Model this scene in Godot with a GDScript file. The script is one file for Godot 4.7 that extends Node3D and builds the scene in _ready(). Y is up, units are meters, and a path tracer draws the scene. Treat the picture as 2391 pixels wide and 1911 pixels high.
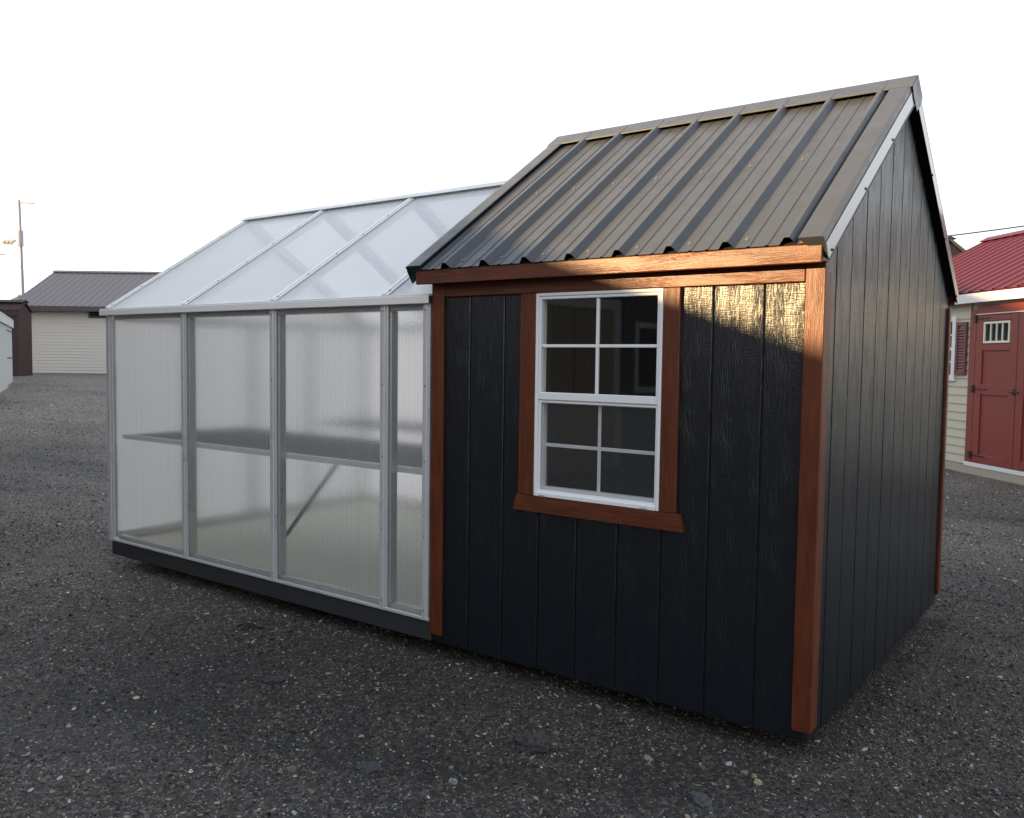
extends Node3D
# A small dark garden shed with a greenhouse on its left half, on a gravel lot, low evening sun from the left.

const OY := 0.09   # the shed's trim ends this far above the gravel

# ---------------------------------------------------------------- mesh building
class Mb:
	var v := PackedVector3Array()
	var n := PackedVector3Array()
	var t := PackedVector2Array()
	var c := PackedColorArray()
	var xf := Transform3D()
	var off := Vector2()
	func tri(a: Vector3, b: Vector3, d: Vector3, nn: Vector3, ua: Vector2, ub: Vector2, ud: Vector2) -> void:
		var w := (b - a).cross(d - a)
		var pts := [a, d, b]
		var us := [ua, ud, ub]
		if w.dot(nn) < 0.0:
			pts = [a, b, d]
			us = [ua, ub, ud]
		var wn := (xf.basis * nn).normalized()
		for i in 3:
			v.append(xf * (pts[i] as Vector3)); n.append(wn); t.append((us[i] as Vector2) + off)
	# a flat polygon whose outward side is towards `outw`; UVs in metres, v along `grain` where it lies in the face
	func poly(p: Array, outw: Vector3, grain: int = 1) -> void:
		var nn: Vector3 = ((p[1] - p[0]) as Vector3).cross(p[2] - p[0]).normalized()
		if nn.dot(outw) < 0.0: nn = -nn
		var big := nn.abs().max_axis_index()
		var rest := [0, 1, 2]
		rest.erase(big)
		var ga: int = rest[1]
		var ua: int = rest[0]
		if grain == rest[0]:
			ga = rest[0]; ua = rest[1]
		var uv := []
		for q in p: uv.append(Vector2(q[ua], q[ga]))
		for i in range(1, p.size() - 1):
			tri(p[0], p[i], p[i + 1], nn, uv[0], uv[i], uv[i + 1])
	func quad4(a: Vector3, b: Vector3, d: Vector3, e: Vector3, outw: Vector3, grain: int = 1) -> void:
		poly([a, b, d, e], outw, grain)
	# box with chamfered edges
	func box(lo: Vector3, hi: Vector3, ch: float = 0.003, grain: int = -1) -> void:
		var h := (hi - lo) * 0.5
		var o := (hi + lo) * 0.5
		if grain < 0: grain = h.max_axis_index()
		ch = minf(ch, minf(h.x, minf(h.y, h.z)) * 0.6)
		for i in 3:
			var j := (i + 1) % 3
			var k := (i + 2) % 3
			for s in [-1.0, 1.0]:
				var outw := Vector3(); outw[i] = s
				var p := []
				for q in [[-1, -1], [1, -1], [1, 1], [-1, 1]]:
					var a := Vector3(); a[i] = s * h[i]; a[j] = q[0] * (h[j] - ch); a[k] = q[1] * (h[k] - ch)
					p.append(o + a)
				poly(p, outw, grain)
				if ch <= 0.0: continue
				for u in [-1.0, 1.0]:
					outw = Vector3(); outw[i] = s; outw[j] = u
					var p1 := Vector3(); p1[i] = s * h[i]; p1[j] = u * (h[j] - ch); p1[k] = -(h[k] - ch)
					var p2 := p1; p2[k] = -p2[k]
					var p3 := Vector3(); p3[i] = s * (h[i] - ch); p3[j] = u * h[j]; p3[k] = h[k] - ch
					var p4 := p3; p4[k] = -p4[k]
					poly([o + p1, o + p2, o + p3, o + p4], outw, grain)
		if ch > 0.0:
			for sx in [-1.0, 1.0]:
				for sy in [-1.0, 1.0]:
					for sz in [-1.0, 1.0]:
						var s := Vector3(sx, sy, sz)
						var pts := []
						for i in 3:
							var a := Vector3()
							for j in 3: a[j] = s[j] * (h[j] - (0.0 if i == j else ch))
							pts.append(o + a)
						poly(pts, s, grain)
	# a profile in (x, h) swept along dir from `at`; nrm is the height direction. uv: u across in metres, v along
	func sweep(profile: Array, at: Vector3, across: Vector3, nrm: Vector3, dir: Vector3, length: float, closed: bool = false) -> void:
		var m := profile.size()
		if closed:   # outward is to the left of a clockwise outline
			var area := 0.0
			for i in m: area += (profile[i] as Vector2).cross(profile[(i + 1) % m])
			if area > 0.0:
				profile = profile.duplicate()
				profile.reverse()
		var run := 0.0
		for i in (m if closed else m - 1):
			var a: Vector2 = profile[i]
			var b: Vector2 = profile[(i + 1) % m]
			var d := b - a
			var nn2 := Vector2(-d.y, d.x).normalized()
			var nn := across * nn2.x + nrm * nn2.y
			var p := at + across * a.x + nrm * a.y
			var q := at + across * b.x + nrm * b.y
			var l := d.length()
			tri(p, q, q + dir * length, nn, Vector2(run, 0), Vector2(run + l, 0), Vector2(run + l, length))
			tri(p, q + dir * length, p + dir * length, nn, Vector2(run, 0), Vector2(run + l, length), Vector2(run, length))
			run += l
		if closed:
			for e in [0.0, 1.0]:
				var p := []
				for q in profile: p.append(at + across * q.x + nrm * q.y + dir * (length * e))
				for i in range(1, m - 1):
					tri(p[0], p[i], p[i + 1], dir * (-1.0 if e == 0.0 else 1.0), Vector2(), Vector2(0.01, 0), Vector2(0, 0.01))
	func tube(a: Vector3, b: Vector3, ra: float, rb: float, sides: int = 8, caps: bool = true) -> void:
		var d := (b - a).normalized()
		var e := d.cross(Vector3(0.31, 0.2, 0.93)).normalized()
		var f := d.cross(e)
		var l := a.distance_to(b)
		for i in sides:
			var w0 := TAU * i / sides
			var w1 := TAU * (i + 1) / sides
			var e0 := e * cos(w0) + f * sin(w0)
			var e1 := e * cos(w1) + f * sin(w1)
			var u0 := ra * w0
			var u1 := ra * w1
			tri(a + e0 * ra, a + e1 * ra, b + e1 * rb, e0 + e1, Vector2(u0, 0), Vector2(u1, 0), Vector2(u1, l))
			tri(a + e0 * ra, b + e1 * rb, b + e0 * rb, e0 + e1, Vector2(u0, 0), Vector2(u1, l), Vector2(u0, l))
			if caps:
				tri(a, a + e0 * ra, a + e1 * ra, -d, Vector2(), Vector2(), Vector2())
				tri(b, b + e0 * rb, b + e1 * rb, d, Vector2(), Vector2(), Vector2())
	func mesh() -> ArrayMesh:
		var a := []
		a.resize(Mesh.ARRAY_MAX)
		a[Mesh.ARRAY_VERTEX] = v; a[Mesh.ARRAY_NORMAL] = n; a[Mesh.ARRAY_TEX_UV] = t
		if c.size() == v.size(): a[Mesh.ARRAY_COLOR] = c
		var m := ArrayMesh.new()
		m.add_surface_from_arrays(Mesh.PRIMITIVE_TRIANGLES, a)
		return m

var rng := RandomNumberGenerator.new()

func mb(shift := true) -> Mb:
	var b := Mb.new()
	b.off = Vector2(rng.randf() * 3.0, rng.randf() * 3.0) if shift else Vector2()
	return b

func part(called: String, b: Mb, m: Material, parent: Node) -> MeshInstance3D:
	var o := MeshInstance3D.new()
	o.name = called
	o.mesh = b.mesh()
	o.material_override = m
	parent.add_child(o, true)
	return o

func part_box(called: String, lo: Vector3, hi: Vector3, m: Material, parent: Node, ch := 0.003, grain := -1) -> MeshInstance3D:
	var b := mb()
	b.box(lo, hi, ch, grain)
	return part(called, b, m, parent)

func thing(called: String, label: String, category: String, at := Vector3.ZERO, turn := 0.0, group := "") -> Node3D:
	var o := Node3D.new()
	o.name = called
	add_child(o, true)
	o.position = at
	o.rotation.y = turn
	o.set_meta("label", label)
	o.set_meta("category", category)
	if group: o.set_meta("group", group)
	return o

func Y(x: float, y: float, z: float) -> Vector3:
	return Vector3(x, y + OY, z)

# ---------------------------------------------------------------- textures
func cross_fade(h: PackedFloat32Array, w: int, hh: int) -> PackedFloat32Array:
	# makes a texture repeat without a seam
	var out := h.duplicate()
	var m := w / 8
	for y in hh:
		for x in m:
			var k := float(x) / m
			out[y * w + x] = lerpf(h[y * w + w - m + x], h[y * w + x], k)
	var h2 := out.duplicate()
	var m2 := hh / 8
	for y in m2:
		var k := float(y) / m2
		for x in w:
			out[y * w + x] = lerpf(h2[(hh - m2 + y) * w + x], h2[y * w + x], k)
	# the last strips have been folded into the first; crop happens through uv scale
	return out

func grey_image(h: PackedFloat32Array, w: int, hh: int) -> Image:
	var bytes := PackedByteArray()
	var cw := w - w / 8
	var chh := hh - hh / 8
	bytes.resize(cw * chh)
	for y in chh:
		for x in cw:
			bytes[y * cw + x] = int(clampf(h[y * w + x], 0.0, 1.0) * 255.0)
	return Image.create_from_data(cw, chh, false, Image.FORMAT_L8, bytes)

func noise(sd: int, freq: float, oct := 3, kind := FastNoiseLite.TYPE_SIMPLEX_SMOOTH) -> FastNoiseLite:
	var f := FastNoiseLite.new()
	f.seed = sd
	f.noise_type = kind
	f.frequency = freq
	f.fractal_octaves = oct
	return f

func wood_height(sd: int, w: int, hh: int, rough: float) -> PackedFloat32Array:
	# embossed wood: long wavering grain ridges, fine saw marks across, smooth islands
	var warp := noise(sd, 0.006, 2)
	var grain := noise(sd + 1, 0.05, 3)
	var saw := noise(sd + 2, 0.05, 2)
	var isle := noise(sd + 3, 0.007, 2)
	var h := PackedFloat32Array()
	h.resize(w * hh)
	for y in hh:
		for x in w:
			var bend := warp.get_noise_2d(x, y * 0.4) * 15.0
			var g := 1.0 - absf(grain.get_noise_2d((x + bend) * 2.2, y * 0.075)) * 2.2
			g = g * g * signf(g)
			var s := saw.get_noise_2d(x * 0.35 + 400.0, y * 2.6)
			var k := smoothstep(-0.35, 0.35, isle.get_noise_2d(x * 1.6, y * 0.35))
			h[y * w + x] = 0.45 + 0.33 * g * lerpf(1.0, 0.35, k) + rough * s * lerpf(0.25, 1.0, k)
	return cross_fade(h, w, hh)

func tex(im: Image) -> ImageTexture:
	return ImageTexture.create_from_image(im)

func mat(col: Color, rough: float, metal := 0.0, spec := 0.5) -> StandardMaterial3D:
	var m := StandardMaterial3D.new()
	m.albedo_color = col.linear_to_srgb()
	m.roughness = rough
	m.metallic = metal
	m.metallic_specular = spec
	return m

var M := {}

func make_materials() -> void:
	var bw := wood_height(11, 512, 1024, 0.05)
	var board := tex(grey_image(bw, 512, 1024))
	var tw := wood_height(37, 256, 1024, 0.04)
	var trim_im := grey_image(tw, 256, 1024)
	var trim := tex(trim_im)
	# stain on the trim follows its grain a little
	var tone := noise(5, 0.01, 4)
	var ti := Image.create(224, 896, false, Image.FORMAT_RGB8)
	for y in 896:
		for x in 224:
			var g: float = trim_im.get_pixel(x, y).r
			var k := 0.72 + 0.34 * g + 0.16 * tone.get_noise_2d(x * 2.0, y * 0.3)
			ti.set_pixel(x, y, Color(clampf(k, 0, 1), clampf(k * 0.985, 0, 1), clampf(k * 0.96, 0, 1)))
	var trim_tone := tex(ti)
	# faint unevenness of painted metal: roughness
	var rn := noise(71, 0.02, 4)
	var ri := PackedFloat32Array()
	ri.resize(256 * 256)
	for y in 256:
		for x in 256:
			ri[y * 256 + x] = 0.78 + 0.3 * rn.get_noise_2d(x, y)
	var uneven := tex(grey_image(cross_fade(ri, 256, 256), 256, 256))

	var s := mat(Color(0.0042, 0.0072, 0.0115), 0.31, 0.0, 0.6)
	s.heightmap_enabled = true
	s.heightmap_texture = board
	s.heightmap_scale = 0.5
	s.uv1_scale = Vector3(1.0 / 0.36, 1.0 / 0.75, 1)
	M.siding = s
	M.backing = mat(Color(0.012, 0.012, 0.013), 0.6)
	var w := mat(Color(0.142, 0.036, 0.0135), 0.42, 0.0, 0.45)
	w.albedo_texture = trim_tone
	w.heightmap_enabled = true
	w.heightmap_texture = trim
	w.heightmap_scale = 0.22
	w.uv1_scale = Vector3(1.0 / 0.2, 1.0 / 0.8, 1)
	M.trim = w
	var r := mat(Color(0.064, 0.068, 0.075), 0.45, 0.0, 0.42)
	r.roughness_texture = uneven
	r.roughness_texture_channel = BaseMaterial3D.TEXTURE_CHANNEL_RED
	r.uv1_scale = Vector3(1.5, 1.5, 1)
	M.roof = r
	M.edge_gloss = mat(Color(0.088, 0.085, 0.083), 0.36, 0.0, 0.55)
	M.edge_gloss.clearcoat_enabled = true
	M.edge_gloss.clearcoat = 1.0
	M.edge_gloss.clearcoat_roughness = 0.12
	M.screw = mat(Color(0.35, 0.34, 0.33), 0.35, 0.7)
	M.dark_screw = mat(Color(0.06, 0.06, 0.06), 0.4, 0.4)
	var al := mat(Color(0.70, 0.70, 0.705), 0.42, 0.4)
	al.roughness_texture = uneven
	al.uv1_scale = Vector3(3, 0.6, 1)
	M.alu = al
	M.alu_white = mat(Color(0.82, 0.81, 0.79), 0.38)
	M.vinyl = mat(Color(0.86, 0.87, 0.88), 0.35)
	M.gasket = mat(Color(0.03, 0.03, 0.03), 0.6)
	# twin-wall polycarbonate: a milky slab, fluted
	var fl := Image.create(64, 8, false, Image.FORMAT_L8)
	for x in 64:
		var k := 0.5 + 0.5 * cos(TAU * x / 64.0 * 4.0)
		for y in 8: fl.set_pixel(x, y, Color(k, k, k))
	var flute := tex(fl)
	var pc := mat(Color(0.985, 0.98, 0.965), 0.14)   # front sheets: clear enough to see in, soft with distance
	pc.albedo_color.a = 0.06
	pc.refraction_enabled = true
	pc.refraction_scale = 0.04
	pc.heightmap_enabled = true
	pc.heightmap_texture = flute
	pc.heightmap_scale = 0.02
	pc.uv1_scale = Vector3(1.0 / 0.044, 4, 1)
	M.poly_wall = pc
	var web := mat(Color(0.9, 0.89, 0.87), 0.35)   # the webs between the two walls of the sheet
	web.transparency = BaseMaterial3D.TRANSPARENCY_ALPHA
	web.albedo_color.a = 0.2
	web.backlight_enabled = true
	web.backlight = Color(1.2, 1.2, 1.2)
	M.web = web
	var pr := mat(Color(0.92, 0.93, 0.94), 0.3)   # roof and rear sheets: milkier
	pr.transparency = BaseMaterial3D.TRANSPARENCY_ALPHA
	pr.albedo_color.a = 0.5
	pr.backlight_enabled = true
	pr.backlight = Color(0.7, 0.7, 0.7)
	M.poly_roof = pr
	var pb: StandardMaterial3D = pr.duplicate()
	pb.albedo_color.a = 0.72
	pb.albedo_color = Color(Color(0.97, 0.95, 0.91).linear_to_srgb(), 0.96)
	pb.backlight = Color(2.0, 1.985, 1.97)
	M.poly_back = pb
	var gl := mat(Color(0.9, 0.95, 0.95), 0.02)
	gl.transparency = BaseMaterial3D.TRANSPARENCY_ALPHA
	gl.albedo_color.a = 0.01
	M.glass = gl
	var sc := mat(Color(0.10, 0.10, 0.10), 0.7)   # insect screen over the lower sash
	sc.transparency = BaseMaterial3D.TRANSPARENCY_ALPHA
	sc.albedo_color.a = 0.28
	M.screen = sc
	M.floor = mat(Color(0.90, 0.91, 0.76), 0.5)
	M.bench = mat(Color(0.02, 0.021, 0.026), 0.55)
	M.inside = mat(Color(0.22, 0.13, 0.07), 0.75)
	var sn := noise(91, 0.06, 5)
	var si := PackedFloat32Array()
	si.resize(256 * 256)
	for y in 256:
		for x in 256:
			si[y * 256 + x] = 0.72 + 0.5 * sn.get_noise_2d(x, y)
	M.speckle = tex(grey_image(cross_fade(si, 256, 256), 256, 256))
	M.skid = mat(Color(0.03, 0.03, 0.033), 0.6)
	M.runner = mat(Color(0.05, 0.04, 0.03), 0.8)

func _ready() -> void:
	# ------------------------------------------------------------ camera
	rng.seed = 4
	var cam := Camera3D.new()
	cam.name = "camera"
	cam.position = Vector3(0.9365, 1.368 + OY, 3.1429)
	cam.rotation_order = EULER_ORDER_YXZ
	cam.rotation = Vector3(-0.05792, 0.63603, 0.01305)
	cam.fov = 50.99
	cam.near = 0.05
	cam.far = 2000.0
	add_child(cam)
	cam.current = true
	# ------------------------------------------------------------ sky, sun, exposure
	var sky_mat := ProceduralSkyMaterial.new()
	sky_mat.sky_top_color = Color(0.58, 0.65, 0.76)
	sky_mat.sky_horizon_color = Color(0.985, 0.995, 1.0)
	sky_mat.sky_curve = 0.9
	sky_mat.sky_energy_multiplier = 0.83
	sky_mat.ground_horizon_color = Color(0.45, 0.44, 0.43)
	sky_mat.ground_bottom_color = Color(0.25, 0.25, 0.25)
	sky_mat.sun_angle_max = 30.0
	sky_mat.sun_curve = 0.1
	var env := Environment.new()
	env.background_mode = Environment.BG_SKY
	env.sky = Sky.new()
	env.sky.sky_material = sky_mat
	env.tonemap_mode = Environment.TONE_MAPPER_LINEAR
	env.tonemap_exposure = 2.35
	env.sdfgi_enabled = true
	env.ssao_enabled = true
	env.ssil_enabled = true
	var we := WorldEnvironment.new()
	we.name = "world_environment"
	we.environment = env
	add_child(we)
	var sun := DirectionalLight3D.new()
	sun.name = "sun"
	sun.light_color = Color(1.0, 0.84, 0.60)
	sun.light_energy = 1.6
	sun.light_angular_distance = 0.5
	sun.shadow_enabled = true
	add_child(sun)
	sun.look_at_from_position(Vector3.ZERO, -Vector3(-0.49, 0.19, 0.85), Vector3.UP)

	make_materials()
	make_ground()
	make_shed()
	make_tan_garage()
	make_red_shed()
	make_far_sheds()
	make_neighbours()
	make_poles()
	make_stones()

# ---------------------------------------------------------------- ground
var bumps := FastNoiseLite.new()

func ground_y(x: float, z: float) -> float:
	var q := (x - 0.94) * -0.88 + (z - 3.14) * -0.47
	var rise := smoothstep(7.0, 19.0, q) * 0.70 + smoothstep(20.0, 32.0, q) * 0.12
	var d := Vector2(x - 0.94, z - 3.14).length()
	var amp := clampf((30.0 - d) / 20.0, 0.0, 1.0)
	var b := bumps.get_noise_2d(x * 0.8, z * 0.8) * 0.014 + bumps.get_noise_2d(x * 3.2 + 40.0, z * 3.2) * 0.009
	var rut := -absf(bumps.get_noise_2d(x * 0.35 - z * 0.5 + 90.0, z * 1.1 + x * 0.25)) * 0.03
	var foot := 1.0
	var inx := minf(x + 5.0, 0.10 - x)
	var inz := minf(z + 2.58, 0.10 - z)
	var under := smoothstep(0.0, 0.14, minf(inx, inz))
	foot = lerpf(1.0, 0.25, under)
	rise -= 0.03 * under
	return rise + (b + rut * 0.6) * amp * foot

var lot := FastNoiseLite.new()

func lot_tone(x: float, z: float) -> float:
	# damp and worn patches, wheel tracks, and grazing sky sheen painted in as paler tone with distance
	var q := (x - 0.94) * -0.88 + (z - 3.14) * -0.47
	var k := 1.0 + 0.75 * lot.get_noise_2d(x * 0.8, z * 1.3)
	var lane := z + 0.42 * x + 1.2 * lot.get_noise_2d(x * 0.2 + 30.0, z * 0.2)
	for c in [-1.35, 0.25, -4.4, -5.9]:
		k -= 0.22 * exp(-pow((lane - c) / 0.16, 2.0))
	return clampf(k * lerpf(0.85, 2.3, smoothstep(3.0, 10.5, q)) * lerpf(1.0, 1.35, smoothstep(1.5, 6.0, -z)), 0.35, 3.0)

func make_ground() -> void:
	bumps.seed = 9
	bumps.frequency = 0.5
	bumps.fractal_octaves = 3
	var xs := PackedFloat32Array()
	var zs := PackedFloat32Array()
	for axis in 2:
		var a := -11.0 if axis == 0 else -8.0
		var b := 3.5 if axis == 0 else 4.0
		var list := PackedFloat32Array()
		var far_list := []
		var step := 0.07
		var p := a
		while p > -600.0:
			step *= 1.16
			p -= step
			far_list.append(p)
		far_list.reverse()
		for f in far_list: list.append(f)
		p = a
		while p < b:
			list.append(p)
			p += 0.055
		step = 0.07
		while p < 600.0:
			list.append(p)
			step *= 1.16
			p += step
		if axis == 0: xs = list
		else: zs = list
	var nx := xs.size()
	var nz := zs.size()
	var v := PackedVector3Array()
	var t := PackedVector2Array()
	var c := PackedColorArray()
	var ix := PackedInt32Array()
	lot.seed = 21
	lot.frequency = 0.3
	lot.fractal_octaves = 4
	var warm := noise(22, 0.5, 3)
	for j in nz:
		for i in nx:
			var x := xs[i]
			var z := zs[j]
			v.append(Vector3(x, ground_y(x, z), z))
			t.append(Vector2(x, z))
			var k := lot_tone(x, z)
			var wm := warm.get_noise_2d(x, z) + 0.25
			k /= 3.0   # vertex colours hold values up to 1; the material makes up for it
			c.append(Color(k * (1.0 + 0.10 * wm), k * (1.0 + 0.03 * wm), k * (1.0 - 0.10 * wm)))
	for j in nz - 1:
		for i in nx - 1:
			var a := j * nx + i
			ix.append_array([a, a + 1, a + nx, a + 1, a + nx + 1, a + nx])
	var arr := []
	arr.resize(Mesh.ARRAY_MAX)
	arr[Mesh.ARRAY_VERTEX] = v; arr[Mesh.ARRAY_TEX_UV] = t; arr[Mesh.ARRAY_COLOR] = c; arr[Mesh.ARRAY_INDEX] = ix
	var st := SurfaceTool.new()
	st.create_from_arrays(arr)
	st.generate_normals()
	var o := MeshInstance3D.new()
	o.name = "ground"
	o.mesh = st.commit()
	# fine stones as texture: 1.6 m of gravel
	var n := 1024
	var cell := noise(31, 0.11, 1, FastNoiseLite.TYPE_CELLULAR)
	cell.cellular_return_type = FastNoiseLite.RETURN_CELL_VALUE
	cell.fractal_type = FastNoiseLite.FRACTAL_NONE
	var dist := noise(31, 0.11, 1, FastNoiseLite.TYPE_CELLULAR)
	dist.cellular_return_type = FastNoiseLite.RETURN_DISTANCE2_SUB
	dist.fractal_type = FastNoiseLite.FRACTAL_NONE
	var fine := noise(33, 0.2, 3)
	var colr := PackedFloat32Array()
	var hgt := PackedFloat32Array()
	colr.resize(n * n)
	hgt.resize(n * n)
	for y in n:
		for x in n:
			var cv := cell.get_noise_2d(x, y) * 0.5 + 0.5
			var dv := clampf((dist.get_noise_2d(x, y) + 1.0) * 1.4, 0.0, 1.0)
			var f := fine.get_noise_2d(x, y)
			colr[y * n + x] = clampf(0.36 + 0.42 * pow(cv, 2.6) + 0.16 * f, 0.0, 1.0)
			hgt[y * n + x] = clampf(dv * (0.35 + 0.65 * cv) + 0.12 * f, 0.0, 1.0)
	var m := mat(Color(0.80, 0.70, 0.60), 0.75, 0.0, 0.5)
	m.vertex_color_use_as_albedo = true
	m.albedo_texture = tex(grey_image(cross_fade(colr, n, n), n, n))
	m.heightmap_enabled = true
	m.heightmap_texture = tex(grey_image(cross_fade(hgt, n, n), n, n))
	m.heightmap_scale = 0.7
	m.uv1_scale = Vector3(1.0 / 1.4, 1.0 / 1.4, 1)
	o.material_override = m
	o.set_meta("kind", "structure")
	o.set_meta("label", "dark gravel lot rising gently towards the back left")
	o.set_meta("category", "ground")
	add_child(o)

func stone_mesh(sd: int, flat: float) -> ArrayMesh:
	# an uneven pebble of 20 to 80 faces
	var r := RandomNumberGenerator.new()
	r.seed = sd
	var b := Mb.new()
	var rings := [[0.0, 1.0, 1], [0.55, 0.72, 5], [1.0, 0.05, 6], [0.62, -0.6, 5], [0.0, -0.85, 1]]
	var pts := []
	for ring in rings:
		var row := []
		var ph := r.randf() * TAU
		for i in int(ring[2]):
			var w: float = ph + TAU * i / ring[2]
			var k := r.randf_range(0.78, 1.2)
			row.append(Vector3(cos(w) * ring[0] * k, ring[1] * flat * r.randf_range(0.85, 1.1), sin(w) * ring[0] * k * 0.8))
		pts.append(row)
	for i in rings.size() - 1:
		var a: Array = pts[i]
		var d: Array = pts[i + 1]
		# stitch two rings by angle
		var na := a.size()
		var nd := d.size()
		var p := 0
		var q := 0
		while p < na or q < nd:
			var pa: Vector3 = a[p % na]
			var qd: Vector3 = d[q % nd]
			var third: Vector3
			if (q < nd and float(q) / nd <= float(p) / na) or p >= na or na == 1:
				if q >= nd: break
				third = d[(q + 1) % nd]
				q += 1
			else:
				third = a[(p + 1) % na]
				p += 1
				if na == 1: continue
			var nn := (qd - pa).cross(third - pa)
			if nn.length() < 1e-6: continue
			var mid := (pa + qd + third) / 3.0
			if nn.dot(mid) < 0: nn = -nn
			b.tri(pa, qd, third, nn.normalized(), Vector2(), Vector2(), Vector2())
	return b.mesh()

func make_stones() -> void:
	var sm := mat(Color(1, 1, 1), 0.7, 0.0, 0.45)
	sm.vertex_color_use_as_albedo = true
	var r := RandomNumberGenerator.new()
	r.seed = 77
	var fwd := Vector2(-0.594, -0.8045)
	var right := Vector2(0.8045, -0.594)
	var kinds := []
	for k in 4:
		kinds.append([stone_mesh(100 + k, [0.6, 0.45, 0.8, 0.3][k]), [], []])
	# strips of depth in front of the camera, thinner with distance
	var strips := [[2.2, 3.2, 12500.0, 0.95], [3.2, 4.2, 9500.0, 1.0], [4.2, 5.5, 6500.0, 1.1], [5.5, 7.5, 3200.0, 1.25], [7.5, 10.0, 1300.0, 1.45], [10.0, 14.0, 400.0, 1.7], [14.0, 22.0, 90.0, 2.0]]
	var patch := noise(55, 0.9, 3)
	for s in strips:
		var half: float = s[1] * 0.70
		var area: float = (s[1] - s[0]) * half * 2.0
		for i in int(area * s[2]):
			var d := r.randf_range(s[0], s[1])
			var l := r.randf_range(-half, half)
			if absf(l) > d * 0.70: continue
			var g := Vector2(0.9365, 3.1429) + fwd * d + right * l
			if g.x > -4.85 and g.x < -0.03 and g.y < -0.25 and g.y > -2.4: continue
			if g.x < -0.2 and g.y < -2.5 and l > -d * 0.3 and g.x > -5.0 and d < 12.0 and g.x < -1.4: continue
			var dens := patch.get_noise_2d(g.x, g.y)
			if r.randf() > 0.72 + 0.6 * dens: continue
			var size: float = 0.0032 * exp(r.randfn(0.0, 0.42)) * s[3]
			if r.randf() < 0.012: size *= 1.9
			size = minf(size, 0.013)
			var k := r.randi() % 4
			var bas := Basis.from_euler(Vector3(r.randf_range(-0.5, 0.5), r.randf() * TAU, r.randf_range(-0.5, 0.5))).scaled(Vector3.ONE)
			var sc := Vector3(size * r.randf_range(0.8, 1.5), size, size * r.randf_range(0.8, 1.3))
			bas = bas * Basis.from_scale(sc)
			var pale := r.randf() < 0.085
			if pale: bas = bas * Basis.from_scale(Vector3(1.45, 0.9, 1.1))
			kinds[k][1].append(Transform3D(bas, Vector3(g.x, ground_y(g.x, g.y) + size * r.randf_range(0.0, 0.4), g.y)))
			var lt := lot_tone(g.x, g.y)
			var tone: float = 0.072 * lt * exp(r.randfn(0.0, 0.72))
			var hue := r.randf()
			var col := Color(tone * 1.01, tone, tone * 0.96)
			if hue < 0.34: col = Color(tone * 1.22, tone, tone * 0.74)
			elif hue < 0.42: col = Color(tone * 0.9, tone, tone * 1.15)
			elif hue < 0.45: col = Color(tone * 1.4, tone * 0.9, tone * 0.75)
			if pale:
				var p := r.randf_range(0.16, 0.42)
				col = Color(p, p * 0.89, p * 0.64) if r.randf() < 0.85 else Color(p * 0.9, p * 0.92, p * 0.93)
			kinds[k][2].append(col)
	for k in kinds:
		var mm := MultiMesh.new()
		mm.transform_format = MultiMesh.TRANSFORM_3D
		mm.use_colors = true
		mm.mesh = k[0]
		mm.instance_count = k[1].size()
		for i in k[1].size():
			mm.set_instance_transform(i, k[1][i])
			mm.set_instance_color(i, k[2][i])
		var o := MultiMeshInstance3D.new()
		o.name = "gravel"
		o.multimesh = mm
		o.material_override = sm
		o.set_meta("kind", "stuff")
		o.set_meta("label", "loose gravel stones strewn over the lot around the shed")
		o.set_meta("category", "gravel")
		o.set_meta("group", "loose gravel of the lot")
		add_child(o, true)
	# single larger stones one can point to: [x, z, length, height, width, turn, colour, label]
	var big := [
		[-0.86, 0.56, 0.062, 0.036, 0.036, 0.45, Color(0.10, 0.095, 0.10), "large dark flat rock in front of the siding, biggest on the gravel"],
		[-0.195, 0.521, 0.05, 0.010, 0.028, -0.5, Color(0.13, 0.135, 0.145), "flat grey stone at the bottom edge, right of the dark rock"],
		[-0.083, 0.299, 0.014, 0.010, 0.013, 0.3, Color(0.50, 0.46, 0.31), "larger cream pebble of the pair near the shed's corner post"],
		[-0.112, 0.257, 0.013, 0.008, 0.008, -0.7, Color(0.46, 0.41, 0.25), "smaller cream pebble behind the pair's larger one, near the corner post"],
		[-0.150, 0.250, 0.013, 0.008, 0.009, 0.1, Color(0.26, 0.27, 0.25), "pale grey pebble just left of the two cream pebbles"],
		[-0.921, 0.941, 0.016, 0.010, 0.011, 0.2, Color(0.36, 0.37, 0.36), "whitish pebble at the lower middle, in front of the dark rock"],
		[-2.184, 0.713, 0.05, 0.009, 0.036, 0.8, Color(0.10, 0.095, 0.10), "flat grey stone on the gravel in front of the greenhouse"],
		[-1.224, 1.048, 0.045, 0.010, 0.034, 0.3, Color(0.10, 0.105, 0.115), "flat bluish grey stone at the bottom edge, left of the dark rock"],
		[-1.426, 1.226, 0.018, 0.011, 0.013, 1.1, Color(0.22, 0.20, 0.15), "tan pebble lying at the bottom left of the gravel"],
	]
	for i in big.size():
		var e: Array = big[i]
		var b := Mb.new()
		rock(b, 300 + i, e[2], e[3], e[4])
		var rm := mat(e[6] * 1.25, 0.85, 0.0, 0.3)
		rm.albedo_texture = M.speckle
		rm.heightmap_enabled = true
		rm.heightmap_texture = M.speckle
		rm.heightmap_scale = 0.15
		rm.uv1_triplanar = true
		rm.uv1_scale = Vector3(9, 9, 9)
		var o := part("rock", b, rm, self)
		o.position = Vector3(e[0], ground_y(e[0], e[1]) + float(e[3]) * 0.5, e[1])
		o.rotation.y = e[5]
		if i == 0:
			o.rotation.x = -0.12   # its near edge is tipped up off the ground
			o.position.y += 0.012
		o.set_meta("label", e[7])
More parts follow.
